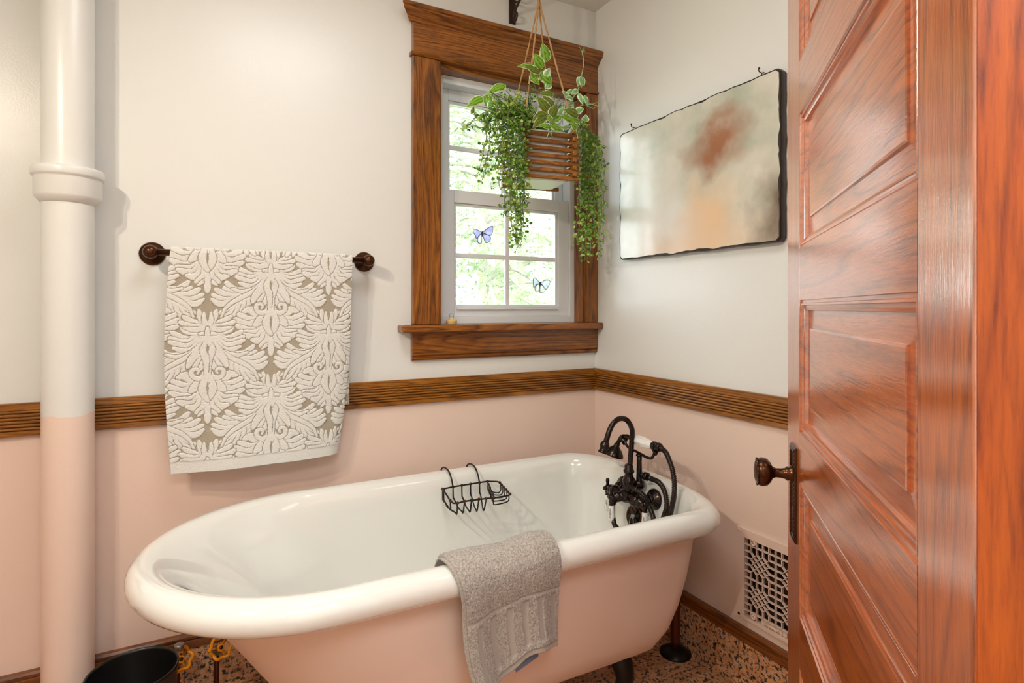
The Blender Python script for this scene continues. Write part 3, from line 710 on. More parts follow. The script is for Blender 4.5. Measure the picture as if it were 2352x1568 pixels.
# cradle post
XP = -.190; yp = -.503
b = MB(); b.tube([(FXX+.006, yp, FZZ+.010), (XP-.004, yp, FZZ+.03), (XP, yp, .59), (XP, yp, .66), (XP, yp-.002, .682)], [.013, .012, .0105, .0085, .0085], 18)
b.lathe([(.016, 0), (.0185, .004), (.0185, .020), (.015, .024)], (XP, yp, .572), (0, 0, 1), 6)
b.lathe([(.0085, 0), (.012, .004), (.0085, .010)], (XP, yp, .676), (0, 0, 1), 18)
b.tube([(XP, yp, .618), (XP, yp-.026, .619)], .009, 14); b.lathe([(.011, 0), (.014, .003), (.014, .016), (.011, .019)], (XP, yp-.024, .619), (0, -1, 0), 8); b.tube([(XP, yp-.042, .619), (XP, yp-.060, .617)], .0085, 14)
post = obj('cradle_post', b, br_, fc)
b = MB(); CR = bez([(XP, -.425, .724), (XP, -.432, .706), (XP, -.452, .694), (XP, -.50, .688), (XP, -.545, .682), (XP, -.566, .688), (XP, -.580, .712)], 30); b.tube(CR, .0048, 10)
for (q, yy) in ((-.425, 0), (-.582, 0)):
    for s_ in (-1, 1): b.tube(bez([(XP, q, .700), (XP+s_*.012, q, .718), (XP+s_*.014, q, .734)], 8), .004, 8)
obj('cradle', b, br_, post)
HA = np.array([XP, -.428, .730]); HB = np.array([XP, -.612, .727]); hv = (HB-HA)/np.linalg.norm(HB-HA)
b = MB(); b.tube(bez([HA+hv*.035, HA+hv*.012, HA+np.array([-.004, .010, -.004]), HA+np.array([-.010, .020, -.022]), HA+np.array([-.014, .024, -.034])], 18), .0075, 14)
hx = np.array([-.25, .18, -1.]); hx /= np.linalg.norm(hx)
b.lathe([(.008, -.003), (.0105, .0), (.009, .004), (.013, .009), (.024, .020), (.031, .030), (.034, .037), (.034, .041), (.030, .042)], HA+np.array([-.014, .024, -.032]), hx, 32)
b.lathe([(.009, 0), (.0105, .004), (.009, .008)], HA+hv*.033, hv, 20)
hs = obj('hand_shower', b, br_, fc)
obj('hose_nut', MB().lathe([(.0125, 0), (.0145, .003), (.0145, .014), (.0135, .016), (.0145, .018), (.0145, .032), (.011, .038)], HA+hv*.140, hv, 24), br_, fc)
ph_ = obj('porcelain_handle', MB().lathe([(.008, 0), (.011, .002), (.0165, .022), (.0185, .045), (.0185, .062), (.015, .088), (.010, .104), (.010, .108)], HA+hv*.036, hv, 8), M['porc'], hs); ph_.data.polygons.foreach_set('use_smooth', [False]*len(ph_.data.polygons))
def hose(pts, r=.0078):
    P = bez(pts, 130); P = [np.array(p) for p in P]
    d = np.cumsum([0]+[np.linalg.norm(P[i+1]-P[i]) for i in range(len(P)-1)]); n = int(d[-1]/.0017)
    s_ = np.linspace(0, d[-1], n); A = np.array(P); Q = [np.array([np.interp(t, d, A[:, c]) for c in range(3)]) for t in s_]
    return MB().tube(Q, [r*(1.08 if (i % 3) else .80) for i in range(n)], 12)
H0 = HA+hv*.174
obj('hose', hose([H0, H0+hv*.016+np.array([0, 0, -.004]), at(1533, 1046, 0, -.200), at(1546, 1085, 0, -.205), at(1549, 1130, 0, -.21), at(1542, 1170, 0, -.215), at(1530, 1206, 0, -.225), (-.29, -.66, .42), (-.36, -.60, .33), (-.40, -.50, .31), (-.37, -.43, .36), at(1420, 1228, 0, -.30), at(1411, 1203, 0, -.285), (-.262, -.452, .508), (-.222, -.452, .545), (-.205, -.46, .588)]), br_, fc, label='ribbed bronze shower hose')
obj('hose', hose([(-.205, -.46, .588), at(1452, 1119, 0, -.245), at(1467, 1128, 0, -.245), at(1482, 1142, 0, -.235), at(1493, 1166, 0, -.222), at(1501, 1203, 0, -.235), (-.27, -.62, .42), (-.25, -.65, .40), at(1519, 1206, 0, -.215), at(1531, 1165, 0, -.205), at(1527, 1130, 0, -.197), at(1514, 1108, 0, -.192), (XP, yp-.056, .618)]), br_, fc, label='ribbed bronze hose looping from the post')
# ------------------------------------------------------------------ grey towel over the near rim
tx0, tx1 = -1.000, -.742
NA, NB = 150, 190
yF = BY0                                                                # outer face of rim, slightly slanted like the tub
def path():
    P = [(.155, -.105), (.13, -.06), (.095, -.025), (.078, -.008), (.06, .004), (.036, .009), (.012, .002), (-.004, -.018), (-.008, -.04), (-.006, -.07), (.000, -.10), (.004, -.14), (.006, -.19), (.006, -.24), (.004, -.275)]
    return np.array(bez([(p[0], p[1], 0) for p in P], NB))[:, :2]
PP = path(); NB = len(PP)
dl = np.concatenate([[0], np.cumsum(np.linalg.norm(np.diff(PP, axis=0), axis=1))]); 
sv = dl/dl[-1]
A = np.linspace(0, 1, NA); SSg, AA = np.meshgrid(sv, A, indexing='ij')
# hem length varies across: longer on the left, shortest past the middle
crest = PP[:, 1].argmax(); down = np.clip((SSg-sv[crest])/(1-sv[crest]), 0, 1)
hemL = 1.05-.24*AA+.05*np.sin(AA*7+.4)*AA+.04*np.cos(AA*5)
off = PP[:, 0][:, None]+0*AA; zz = ZTUB+PP[:, 1][:, None]*np.where(PP[:, 1][:, None] < -.02, 1, 1)+0*AA
zz = np.where(SSg > sv[crest], ZTUB+.009-(.009-PP[:, 1][:, None])*hemL, zz)
fold = down**1.2*(.012*np.sin(AA*9.5+1.2)+.006*np.sin(AA*17+.3)+.004)-.006*np.exp(-((AA-.85)/.12)**2)*down
yy = yF+.0+off-fold+.006*down*(1-AA)
top = np.exp(-((SSg-sv[crest])/.12)**2)
zz = zz+top*(.010*np.exp(-((AA-.80)/.16)**2)+.003*np.sin(AA*8))
xx = tx0+(tx1-tx0)*AA+down*(.058*(1-AA)**1.3+.010*AA)+.004*np.sin(SSg*14)*(1-AA)
yy = yy-(xx+.86)*.0109
# woven bands: flat recessed stripes near the hem
dist = down*.30
band = ((down > .50) & (down < .90)); st = np.mod(AA*6.15+.42, 1.0); flat = band & (st < .36) & (AA > .03) & (AA < .985)
hemz = (down > .955); line = (np.abs(down-.455) < .012)
pile = np.where(flat | hemz, 0., 1.); pile = np.where(line, .35, pile)
# thickness displaced outward
th = .0075+.0035*pile+.0007*np.random.RandomState(3).randn(*pile.shape)*pile
dP = np.gradient(PP, axis=0); nP = np.stack([-dP[:, 1], dP[:, 0]], 1); nP /= np.linalg.norm(nP, axis=1)[:, None]
if nP[crest, 1] < 0: nP = -nP
yo = yy+th*nP[:, 0][:, None]; zo = zz+th*nP[:, 1][:, None]
b = MB(); V = np.stack([xx, yo, zo], -1).reshape(-1, 3); Vi = np.stack([xx, yy+.001*nP[:, 0][:, None], zz+.001*nP[:, 1][:, None]], -1).reshape(-1, 3)
ii, jj = np.meshgrid(np.arange(NB-1), np.arange(NA-1), indexing='ij'); q0 = (ii*NA+jj).ravel(); n0 = NB*NA
Fo = np.stack([q0, q0+1, q0+NA+1, q0+NA], 1); Fi = Fo[:, ::-1]+n0
bd = [i for i in range(NA)]+[i*NA+NA-1 for i in range(1, NB)]+[(NB-1)*NA+i for i in range(NA-2, -1, -1)]+[i*NA for i in range(NB-2, 0, -1)]
Fs = [(bd[k], bd[(k+1) % len(bd)], bd[(k+1) % len(bd)]+n0, bd[k]+n0) for k in range(len(bd))]
b.v = [tuple(v) for v in V.tolist()]+[tuple(v) for v in Vi.tolist()]; b.f = [tuple(f) for f in Fo.tolist()]+[tuple(f) for f in Fi.tolist()]+Fs; b.sm = [True]*len(b.f)
b.at['pile'] = np.concatenate([pile.ravel(), np.ones(n0)]).astype(np.float32)
gt = thing('hand_towel', 'grey terry hand towel draped over the near rim of the tub', 'towel', (-.87, -.86, .40))
gto = obj('towel_cloth', b, M['gtowel'], gt)
# second, under layer of the folded cloth peeping out at the left, and its care tag
b = MB(); V = np.stack([xx*1-.006-.004*down, yy+.004*down, zz+.0], -1)[:, :26]; nn = V.shape[1]
V = V.reshape(-1, 3); V[:, 2] += .02*down[:, :26].ravel()
ii, jj = np.meshgrid(np.arange(NB-1), np.arange(nn-1), indexing='ij'); q0 = (ii*nn+jj).ravel(); Fo = np.stack([q0, q0+1, q0+nn+1, q0+nn], 1)
b.v = [tuple(v) for v in V.tolist()]; b.f = [tuple(f) for f in Fo.tolist()]; b.sm = [True]*len(b.f); b.at['pile'] = np.ones(len(b.v), np.float32)*.6
ul = obj('under_layer', b, M['gtowel'], gt); s_ = ul.modifiers.new('solid', 'SOLIDIFY'); s_.thickness = .004; s_.offset = 1
ct = at(1208, 1512, 1, -.846)
obj('care_tag', MB().obox(ct, (.030, 0, .010), (0, .0012, 0), (-.004, 0, .014)), M['tag'], gt, bevel=.001, label='grey blue care tag')
# ------------------------------------------------------------------ air register on the right wall
vr = thing('air_register', 'pink painted iron air register with a lattice grille low on the right wall', 'vent', (0, -.876, .217))
VX = -.007
vy0, vy1, vz0, vz1 = -1.010, -.746, .2165, .4935; gy0, gy1, gz0, gz1 = VY0, VY1-.003, VZ0, VZ1-.002
b = MB()
for (a0, a1, c0, c1) in ((vy0, gy0, vz0, vz1), (gy1, vy1, vz0, vz1), (gy0, gy1, vz0, gz0), (gy0, gy1, gz1, vz1)): b.box(VX, -.0005, a0, a1, c0, c1)
obj('face_plate', b, M['vent'], vr)
b = MB(); LD = (.0, .014)
ncol = 10; nrow = 12; cy = (gy1-gy0)/ncol; cz = (gz1-gz0)/nrow
def gp(c, r): return np.array([gy1-c*cy, gz1-r*cz])
def bar(c0, r0, c1, r1, wd=.0013):
    p, q = gp(c0, r0), gp(c1, r1); d = q-p; L_ = np.linalg.norm(d)
    if L_ < 1e-6: return
    d /= L_; n = np.array([-d[1], d[0]]); m_ = (p+q)/2
    b.obox((-.0005, m_[0], m_[1]), (.0042, 0, 0), (0, d[0]*(L_/2+.0008), d[1]*(L_/2+.0008)), (0, n[0]*wd, n[1]*wd))
MOT = [(1, 2), (1, 7), (6, 2), (6, 7)]
def inm(c, r): return any(a <= c <= a+3 and q <= r <= q+3 for a, q in MOT)
for (a, q) in MOT:                                           # diamond fields of 3 x 3 cells
    for k in range(-2, 3):
        c0, c1 = max(0, -k), min(3, 3-k)
        bar(a+c0, q+c0+k, a+c1, q+c1+k, .0010); bar(a+c0, q+3-c0-k, a+c1, q+3-c1-k, .0010)
for c in range(1, ncol):
    r = 0
    while r < nrow:
        inside = any(a < c < a+3 and q <= r < q+3 for a, q in MOT)
        edge_ = any(c in (a, a+3) and q <= r < q+3 for a, q in MOT)
        if not inside and not edge_: bar(c, r, c, r+1)
        r += 1
for r in range(1, nrow):
    for c in range(ncol):
        inside = any(q < r < q+3 and a <= c < a+3 for a, q in MOT)
        edge_ = any(r in (q, q+3) and a <= c < a+3 for a, q in MOT)
        if not inside and not edge_: bar(c, r, c+1, r)
b.box(-.006, .013, gy0-.001, gy0+.001, gz0, gz1); b.box(-.006, .013, gy1-.001, gy1+.001, gz0, gz1)
for (c, r) in ((1.5, .5), (1.5, 11.5)):
    p = gp(c, r); b.lathe([(.004, 0), (.0075, 0), (.0075, .012), (.004, .012), (.004, 0)], (.006, p[0], p[1]), (-1, 0, 0), 20, False)
obj('grille', b, M['vent'], vr)
b = MB()
for k in range(5):
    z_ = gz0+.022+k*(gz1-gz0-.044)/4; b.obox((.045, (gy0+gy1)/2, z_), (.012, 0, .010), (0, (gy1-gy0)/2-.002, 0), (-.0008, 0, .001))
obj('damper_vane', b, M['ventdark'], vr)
for (yy, z_) in ((vy1-.007, vz1-.009), (vy1-.007, vz0+.009), (vy0+.007, vz1-.009), (vy0+.007, vz0+.009)):
    obj('screw', MB().lathe([(.0045, 0), (.0042, .0015), (.002, .0024)], (VX+.0003, yy, z_), (-1, 0, 0), 14), M['bronze2'] if z_ < .3 else M['vent'], vr)
b = MB(); p = gp(2.7, 11.55); b.box(.0, .004, p[0]-.085, p[0], p[1]-.0065, p[1]+.0065)
b.tube([(-.003, p[0]-.015, p[1]), (-.003, p[0]-.06, p[1])], .003, 8); obj('damper_slide', b, M['vent'], vr)
# ------------------------------------------------------------------ canvas picture
pt = thing('canvas_picture', 'canvas picture with dark ragged edges on the right wall, hung from two pins', 'picture', (-.016, -.559, 1.3615))
py0, py1, pz0, pz1, pd = -.915, -.203, 1.3615, 1.8555, .030
def rrect(ins, x, n=26, wob=0, seed=0):
    """rounded rectangle ring in the wall plane with slightly hand torn edges"""
    rs = random.Random(seed); out = []; r = .010; y0_, y1_, z0_, z1_ = py0+ins, py1-ins, pz0+ins, pz1-ins
    def seg(p, q, m, nx_, nz_):
        for i in range(m):
            t = i/m; wv = wob*(math.sin(t*23+seed)+.7*math.sin(t*47+2*seed)+.4*math.sin(t*91))*math.sin(PI*t)
            out.append((x, p[0]+(q[0]-p[0])*t+nx_*wv, p[1]+(q[1]-p[1])*t+nz_*wv))
    seg((y0_+r, z0_), (y1_-r, z0_), 60, 0, 1); seg((y1_-r, z0_), (y1_, z0_+r), 4, 0, 0); seg((y1_, z0_+r), (y1_, z1_-r), 40, 1, 0); seg((y1_, z1_-r), (y1_-r, z1_), 4, 0, 0)
    seg((y1_-r, z1_), (y0_+r, z1_), 60, 0, 1); seg((y0_+r, z1_), (y0_, z1_-r), 4, 0, 0); seg((y0_, z1_-r), (y0_, z0_+r), 40, 1, 0); seg((y0_, z0_+r), (y0_+r, z0_), 4, 0, 0)
    return out
b = MB(); b.rings([rrect(.004, -.003), rrect(0, -.006, wob=.0012, seed=2), rrect(0, -pd+.004, wob=.0012, seed=2), rrect(.0022, -pd, wob=.0012, seed=2)], True, True, True)
obj('picture_block', b, M['artedge'], pt)
b = MB(); b.rings([rrect(.001, -pd-.0002, wob=.0018, seed=4), rrect(.0022, -pd-.0012, wob=.0022, seed=4), rrect(.0046, -pd-.0009, wob=.0024, seed=4)], True)
obj('ragged_rim', b, M['artrim'], pt)
b = MB(); b.rings([rrect(.0030, -pd-.0006, wob=.0024, seed=4)], True, False, True); obj('canvas_face', b, M['art'], pt)
for i, yy in enumerate((-.262, -.838)):
    q = tag(obj('picture_pin', MB().tube(bez([(0, yy, pz1+.018), (-.012, yy, pz1+.014), (-.020, yy+.003, pz1+.020), (-.022, yy, pz1+.026)], 10), .0016, 8).tube(bez([(-.012, yy, pz1+.014), (-.016, yy-.004, pz1+.006), (-.014, yy, pz1-.001)], 8), .0014, 6).ball((-.022, yy, pz1+.026), .0035, 8), M['bronze2']),
            ['small metal pin above the left end of the picture', 'small metal pin above the right end of the picture'][i], 'pin', 'pins holding the picture')
# ------------------------------------------------------------------ panelled door
ND = np.array([-.960, -1.764]); ang = math.atan2(.6992, .7149); TH = .040; WD = .842
dm = thing('door_1', 'glossy orange brown panelled wooden door standing open at the right', None, (ND[0], ND[1], 0), rotz=ang, kind='structure')
# local frame: x along the door from the hinge, +y out of the visible face (towards the tub)
dmat = ORG[dm.name]
def dobj(name, b, mat, parent=dm, **k):
    b.v = [tuple(dmat @ Vector(v)) for v in b.v]; return obj(name, b, mat, parent, **k)
U0, U1 = .111, .704; ZD0, ZD1 = .012, 2.015
dobj('stile', MB().box(0, U0, -TH, 0, ZD0, ZD1), M['doorz'], bevel=.0025)
dobj('hinge_edge', MB().box(-.0012, .0004, -TH+.001, -.0015, ZD0, ZD1), M['dooredge'])
dobj('stile', MB().box(U1, WD, -TH, 0, ZD0, ZD1), M['doorz'], bevel=.0025)
PZ = [(.224, .481), (.578, .836), (.934, 1.187), (1.286, 1.544), (1.644, 1.902)]
zz_ = [ZD0]+[v for p in PZ for v in p]+[ZD1]
for i in range(0, len(zz_), 2): dobj('rail', MB().box(U0, U1, -TH, 0, zz_[i], zz_[i+1]), M['doorx'])
def rect(ins, d, p): return [(U0+ins, d, p[0]+ins), (U1-ins, d, p[0]+ins), (U1-ins, d, p[1]-ins), (U0+ins, d, p[1]-ins)]
for p in PZ:
    st = [(0, -.0005), (.0010, -.0035), (.0055, -.0035), (.0065, -.002), (.0095, -.002), (.0105, -.006), (.0150, -.0065), (.0160, -.0055), (.0190, -.0065), (.0205, -.0135)]
    dobj('panel_moulding', MB().rings([rect(i, d, p) for i, d in st], True, smooth=False), M['doorx'])
    st = [(.0195, -.0125), (.052, -.0115), (.0525, -.0085), (.056, -.0080)]
    b = MB().rings([rect(i, d, p) for i, d in st], True, False, True, smooth=False); b.box(U0-.004, U1+.004, -.028, -.0145, p[0]-.004, p[1]+.004); dobj('panel', b, M['doorx'])
# knob, rose and lock plate
KU, KZ = .757, .838
b = MB(); pl0, pl1, pz0_, pz1_ = .727, .782, .708, .896
b.rings([[(pl0+i, d, pz0_+i), (pl1-i, d, pz0_+i), (pl1-i, d, pz1_-i), (pl0+i, d, pz1_-i)] for i, d in ((0, -.0005), (0, .003), (.003, .0055), (.0085, .0055), (.010, .0030), (.012, .0028))], True, False, True, smooth=False)
lp = dobj('lock_plate', b, M['bronze2'])
b = MB()
for k in range(22):
    z_ = pz0_+.008+k*(pz1_-pz0_-.016)/21
    for u in (pl0+.0058, pl1-.0058): b.obox((u, .0058, z_), (.0022, 0, 0), (0, .0008, 0), (0, 0, .0026))
for k in range(5):
    u = pl0+.012+k*(pl1-pl0-.024)/4
    for z_ in (pz0_+.0058, pz1_-.0058): b.obox((u, .0058, z_), (.0026, 0, 0), (0, .0008, 0), (0, 0, .0022))
dobj('beaded_border', b, M['bronze'], lp)
b = MB(); b.lathe([(.004, 0), (.004, .0006)], (KU, .0030, pz0_+.062), (0, 1, 0), 12); b.box(KU-.0018, KU+.0018, .0028, .0036, pz0_+.044, pz0_+.062); dobj('keyhole', b, M['plasticblk'], lp)
b = MB(); b.lathe([(.0165, .0), (.0165, .003), (.013, .006), (.0145, .009), (.0110, .013), (.0095, .020), (.0092, .030), (.012, .036), (.020, .040), (.0265, .046), (.0285, .052), (.0285, .058), (.0265, .063), (.0235, .0665), (.021, .067), (.020, .0685), (.012, .0705), (.0, .0712)], (KU, .0045, KZ), (0, 1, 0), 36, False)
kn = dobj('door_knob', b, M['bronze2'])
b = MB()
for k in range(28):
    a = k*2*PI/28; b.obox((KU+.0262*math.cos(a), .0685, KZ+.0262*math.sin(a)), (.0016*math.cos(a), .0016, .0016*math.sin(a)), (0, .0012, 0), (-.0012*math.sin(a), 0, .0012*math.cos(a)))
dobj('knob_beading', b, M['bronze'], kn)
# ------------------------------------------------------------------ door frame of the doorway (behind the camera's edge of view)
b = MB(); b.box(DX0, DX0+.03, YC-.12, YC, 0, DZ); struct('trim_5', b, M['casz'], label='dark wood jamb on the left of the doorway')
b = MB(); b.box(DX1-.012, DX1, YC-.12, YC, 0, DZ); struct('trim_6', b, M['casz'], label='dark wood jamb on the hinge side of the doorway')
# ------------------------------------------------------------------ scroll bracket
bk = thing('plant_bracket', 'brown iron scroll bracket on the wall above the window', 'bracket', (-.402, 0, 2.29))
BXX = -.402
obj('back_plate', MB().box(BXX-.016, BXX+.012, -.006, 0, 2.292, 2.434), M['brackiron'], bk, bevel=.001)
obj('arm', MB().tube(bez([(BXX, -.004, 2.418), (BXX, -.10, 2.424), (BXX, -.18, 2.426), (BXX, -.214, 2.418), (BXX, -.216, 2.404), (BXX, -.205, 2.400)], 24), .0055, 10), M['brackiron'], bk)
def spiral(c, r0, r1, a0, a1, n=20): return [(BXX, c[0]+(r0+(r1-r0)*t)*math.cos(a0+(a1-a0)*t), c[1]+(r0+(r1-r0)*t)*math.sin(a0+(a1-a0)*t)) for t in np.linspace(0, 1, n)]
P = [(BXX, -.150, 2.418), (BXX, -.118, 2.398), (BXX, -.075, 2.368), (BXX, -.035, 2.345), (BXX, -.012, 2.325), (BXX, -.008, 2.308), (BXX, -.016, 2.298), (BXX, -.030, 2.299), (BXX, -.037, 2.312), (BXX, -.034, 2.324), (BXX, -.027, 2.322)]
obj('scroll', MB().tube(bez(P, 50), .0048, 10), M['brackiron'], bk)
obj('scroll', MB().tube(bez(spiral((-.038, 2.394), .030, .008, -.5*PI, 2.4*PI, 22), 44), .004, 8), M['brackiron'], bk)
# ------------------------------------------------------------------ hanging planter
HK = np.array([BXX, -.205, 2.398]); PCX, PCY, PZ0 = -.397, -.200, 1.622
hp = thing('hanging_planter', 'slatted wood planter with trailing greenery hung on jute rope before the window', 'hanging plant', (PCX, PCY, PZ0))
pr = -math.radians(9.5); cr_, sr_ = math.cos(pr), math.sin(pr)
def pw(x, y, z): return (PCX+x*cr_-y*sr_, PCY+x*sr_+y*cr_, PZ0+z)
HS = .1025; TS = .0125
prot = {}
def rod(p, q, r):
    """squared stick with rounded edges"""
    p, q = np.array(p), np.array(q); d = (q-p)/np.linalg.norm(q-p); n = np.cross(d, (0, 0, 1)); R = []
    prof = [(1, .55), (.55, 1), (-.55, 1), (-1, .55), (-1, -.55), (-.55, -1), (.55, -1), (1, -.55)]
    for e in (p, p+d*.002, q-d*.002, q):
        k = .75 if e is p or e is q else 1
        R.append([e+n*a*r*k+np.array([0, 0, 1])*c*r*k for a, c in prof])
    return MB().rings(R, True, True, True, smooth=False)
for lv in range(14):
    z_ = .006+lv*TS; ext = HS+.012
    for s_ in (-1, 1):
        if lv % 2 == 0: p, q = pw(-ext, s_*(HS-.010), z_), pw(ext, s_*(HS-.010), z_)
        else: p, q = pw(s_*(HS-.012), -ext+.002, z_), pw(s_*(HS-.012), ext-.002, z_)
        obj('slat', rod(p, q, .0071), M['slatx' if lv % 2 == 0 else 'slaty'], hp)
for s_ in ():
    obj('base_slat', rod(pw(s_, -HS, -.004), pw(s_, HS, -.004), .004), M['slaty'], hp)
b = MB(); R = []
for z_, h in ((-.001, .074), (.004, .079), (.165, .084), (.172, .084)):
    R.append([pw(h*math.copysign(min(1, abs(math.cos(a))*1.25), math.cos(a)), h*math.copysign(min(1, abs(math.sin(a))*1.25), math.sin(a)), z_) for a in np.linspace(0, 2*PI, 40, endpoint=False)])
b.rings(R, True, True, True); obj('liner_pot', b, M['potwhite'], hp, label='white plastic liner pot')
for (sx, sy) in ((-1, -1), (1, -1), (1, 1), (-1, 1)):
    e = np.array(pw(sx*(HS-.012), sy*(HS-.010), .178)); kn_ = np.array([HK[0]+sx*.004, HK[1]+sy*.004, 2.27])
    b = MB(); pts = bez([HK+np.array([sx*.002, sy*.002, 0]), .5*(HK+kn_)+np.array([sx*.005, sy*.004, 0]), kn_, .6*kn_+.4*e, e, np.array(pw(sx*(HS-.012), sy*(HS-.010), 0.0))], 60)
    for ph in (0, PI):
        b.tube([np.array(p)+.0016*np.array([math.cos(i*.9+ph), math.sin(i*.9+ph), 0]) for i, p in enumerate(pts)], .0021, 6)
    obj('jute_rope', b, M['rope'], hp)
obj('rope_knot', MB().tube([HK+np.array([.006*math.cos(a), .006*math.sin(a), -.128+.003*math.sin(2*a)]) for a in np.linspace(0, 2*PI, 14)], .0026, 6), M['rope'], hp)
def leaf(base, tip, wd, mat, fold=.35, droop=.12, nrm=None):
    """heart shaped leaf: midrib base->tip, folded along it, attribute 'across'"""
    base, tip = np.array(base, float), np.array(tip, float); d = tip-base; L_ = np.linalg.norm(d); d /= L_
    view = np.array([-.35, -.9, .25]) if nrm is None else np.array(nrm, float)
    n = view-d*np.dot(view, d); n /= np.linalg.norm(n); s = np.cross(n, d); nl, na = 12, 6
    vs, ac = [], []
    for i in range(nl+1):
        t = i/nl; hw = wd/2*(math.sin(PI*min(1, t**.62)))**.85 if 0 < t < 1 else .0004
        hw *= (1+.25*(1-t)*(t > 0)); c = base+d*L_*t+n*(L_*droop*math.sin(PI*t)*.6-L_*droop*.8*t*t)
        for j in range(-na//2, na//2+1):
            a = j/(na/2); vs.append(c+s*hw*a+n*(-fold*hw*abs(a)**1.3+.05*hw*math.sin(t*14+j))-d*(L_*.07*(1-t)**3*abs(a)*(1 if t < .4 else 0))); ac.append(abs(a)*.92+.10*max(0, t-.8)*4)
    m_ = na+1; fs = [(i*m_+j, i*m_+j+1, (i+1)*m_+j+1, (i+1)*m_+j) for i in range(nl) for j in range(na)]
    b = MB(); b.add(vs, fs, True); b.at['across'] = np.array(ac, np.float32)
    return obj('variegated_leaf', b, mat, hp)
def q(x, y, oy=-.30): return at(x, y, 1, oy)
def z4(x, y, oy=-.30): return q(1140+x*.1531, 80+y*.1531, oy)
def z5(x, y, oy=-.30): return q(1040+x*.1531, 180+y*.1531, oy)
K4 = .1531*1.96/1300
G, Dk, Pl = M['pothos'], M['pothosd'], M['pothosl']
LV = [(z4, (755, 385), (690, 110), 140, G, -.24), (z4, (690, 485), (555, 270), 130, G, -.26), (z4, (640, 560), (415, 445), 95, Dk, -.28), (z4, (590, 480), (325, 455), 90, G, -.25), (z4, (735, 610), (805, 490), 85, Pl, -.30), (z4, (680, 560), (850, 755), 150, G, -.27), (z4, (520, 590), (650, 750), 100, G, -.26), (z4, (850, 880), (640, 870), 95, Dk, -.27),
      (z4, (790, 1180), (620, 910), 150, Dk, -.33), (z4, (850, 1090), (705, 900), 140, Dk, -.32), (z4, (820, 1215), (918, 1035), 120, Dk, -.34), (z4, (755, 1190), (545, 1275), 150, Dk, -.335), (z4, (700, 1265), (555, 1375), 110, Dk, -.345), (z4, (805, 1372), (640, 1345), 80, G, -.355), (z4, (825, 1335), (1018, 1445), 120, G, -.35), (z4, (950, 1215), (850, 1320), 90, G, -.335), (z4, (780, 1215), (840, 1320), 70, G, -.35),
      (z4, (1225, 1205), (1022, 1110), 130, Dk, -.33), (z4, (1235, 1290), (975, 1210), 125, G, -.325), (z4, (1200, 1150), (1325, 1100), 85, Pl, -.31), (z4, (1205, 1415), (1118, 1278), 95, G, -.33), (z4, (1335, 1295), (1345, 1190), 95, Pl, -.30),
      (z4, (1250, 632), (1222, 765), 68, Pl, -.25), (z4, (1268, 632), (1285, 790), 70, Pl, -.26), (z4, (1290, 636), (1322, 770), 66, Pl, -.25), (z4, (1220, 825), (1128, 888), 70, Pl, -.27), (z4, (1150, 835), (1035, 868), 55, Pl, -.26), (z4, (1240, 885), (1302, 1045), 66, Pl, -.27), (z4, (1330, 915), (1378, 1065), 76, Pl, -.27), (z4, (1095, 930), (985, 838), 66, Pl, -.28), (z4, (1150, 955), (1030, 930), 66, Pl, -.28), (z4, (810, 740), (730, 800), 90, Pl, -.27), (z4, (1090, 1380), (960, 1390), 60, Pl, -.33), (z4, (940, 1190), (1030, 1060), 70, Pl, -.29),
      (z5, (780, 95), (520, 212), 110, G, -.24), (z5, (445, 290), (208, 412), 105, G, -.28), (z5, (535, 240), (505, 412), 125, G, -.27), (z5, (570, 340), (518, 455), 55, Pl, -.29), (z5, (645, 335), (575, 435), 66, G, -.29), (z5, (285, 520), (322, 405), 44, Dk, -.29), (z5, (500, 605), (505, 835), 92, Pl, -.30), (z5, (125, 695), (215, 605), 26, Pl, -.27), (z5, (150, 745), (285, 776), 30, Pl, -.27), (z5, (295, 695), (465, 778), 34, Pl, -.28), (z5, (115, 745), (185, 805), 26, Pl, -.27), (z5, (885, 425), (850, 222), 95, Dk, -.28), (z5, (20, 800), (110, 705), 16, Pl, -.27)]
for fn, b0, t0, wd, mat, oy in LV:
    pb, pt_ = fn(*b0, oy), fn(*t0, oy-.012*rnd.random()); leaf(pb, pt_, wd*K4*1.12, mat, fold=.18+.25*rnd.random(), droop=.06+.1*rnd.random(), nrm=(-.3+rnd.uniform(-.35, .35), -.9, rnd.uniform(-.1, .4)))
def stem(pts, r, mat=M['stem'], name='leaf_stem'): return obj(name, MB().tube(bez(pts, 24), r, 6), mat, hp)
root_ = np.array(pw(.03, -.03, .17))
stem([root_, z4(760, 980, -.25), z4(700, 640, -.24), z4(670, 500, -.25), z4(740, 395, -.24)], .0016)
stem([np.array(pw(.05, .0, .17)), z4(1130, 980, -.26), z4(1215, 850, -.26), z4(1270, 640, -.25), z4(1310, 430, -.25), z4(1290, 260, -.25)], .0016)
for e in ((1245, 175), (1300, 185), (1325, 190), (1330, 235)): stem([z4(1310, 400, -.25), z4(1300, 330, -.25), z4(1290, 270, -.25), z4(*e, -.25)], .001, name='root_tip')
stem([z4(1190, 870, -.26), z4(1260, 900, -.27), z4(1340, 1030, -.27), z4(1420, 1035, -.27), z4(1530, 1075, -.27)], .0014)
stem([z4(1200, 1090, -.30), z4(1280, 1060, -.28), z4(1430, 1040, -.27), z4(1490, 1020, -.27), z4(1545, 1020, -.27)], .001, name='root_tip')
stem([z4(1360, 1060, -.27), z4(1400, 1080, -.27), z4(1450, 1105, -.27), z4(1475, 1085, -.27)], .001, name='root_tip')
stem([root_, z4(800, 1200, -.33), z4(800, 1320, -.345), z4(790, 1450, -.35), z4(755, 1545, -.35)], .0015)
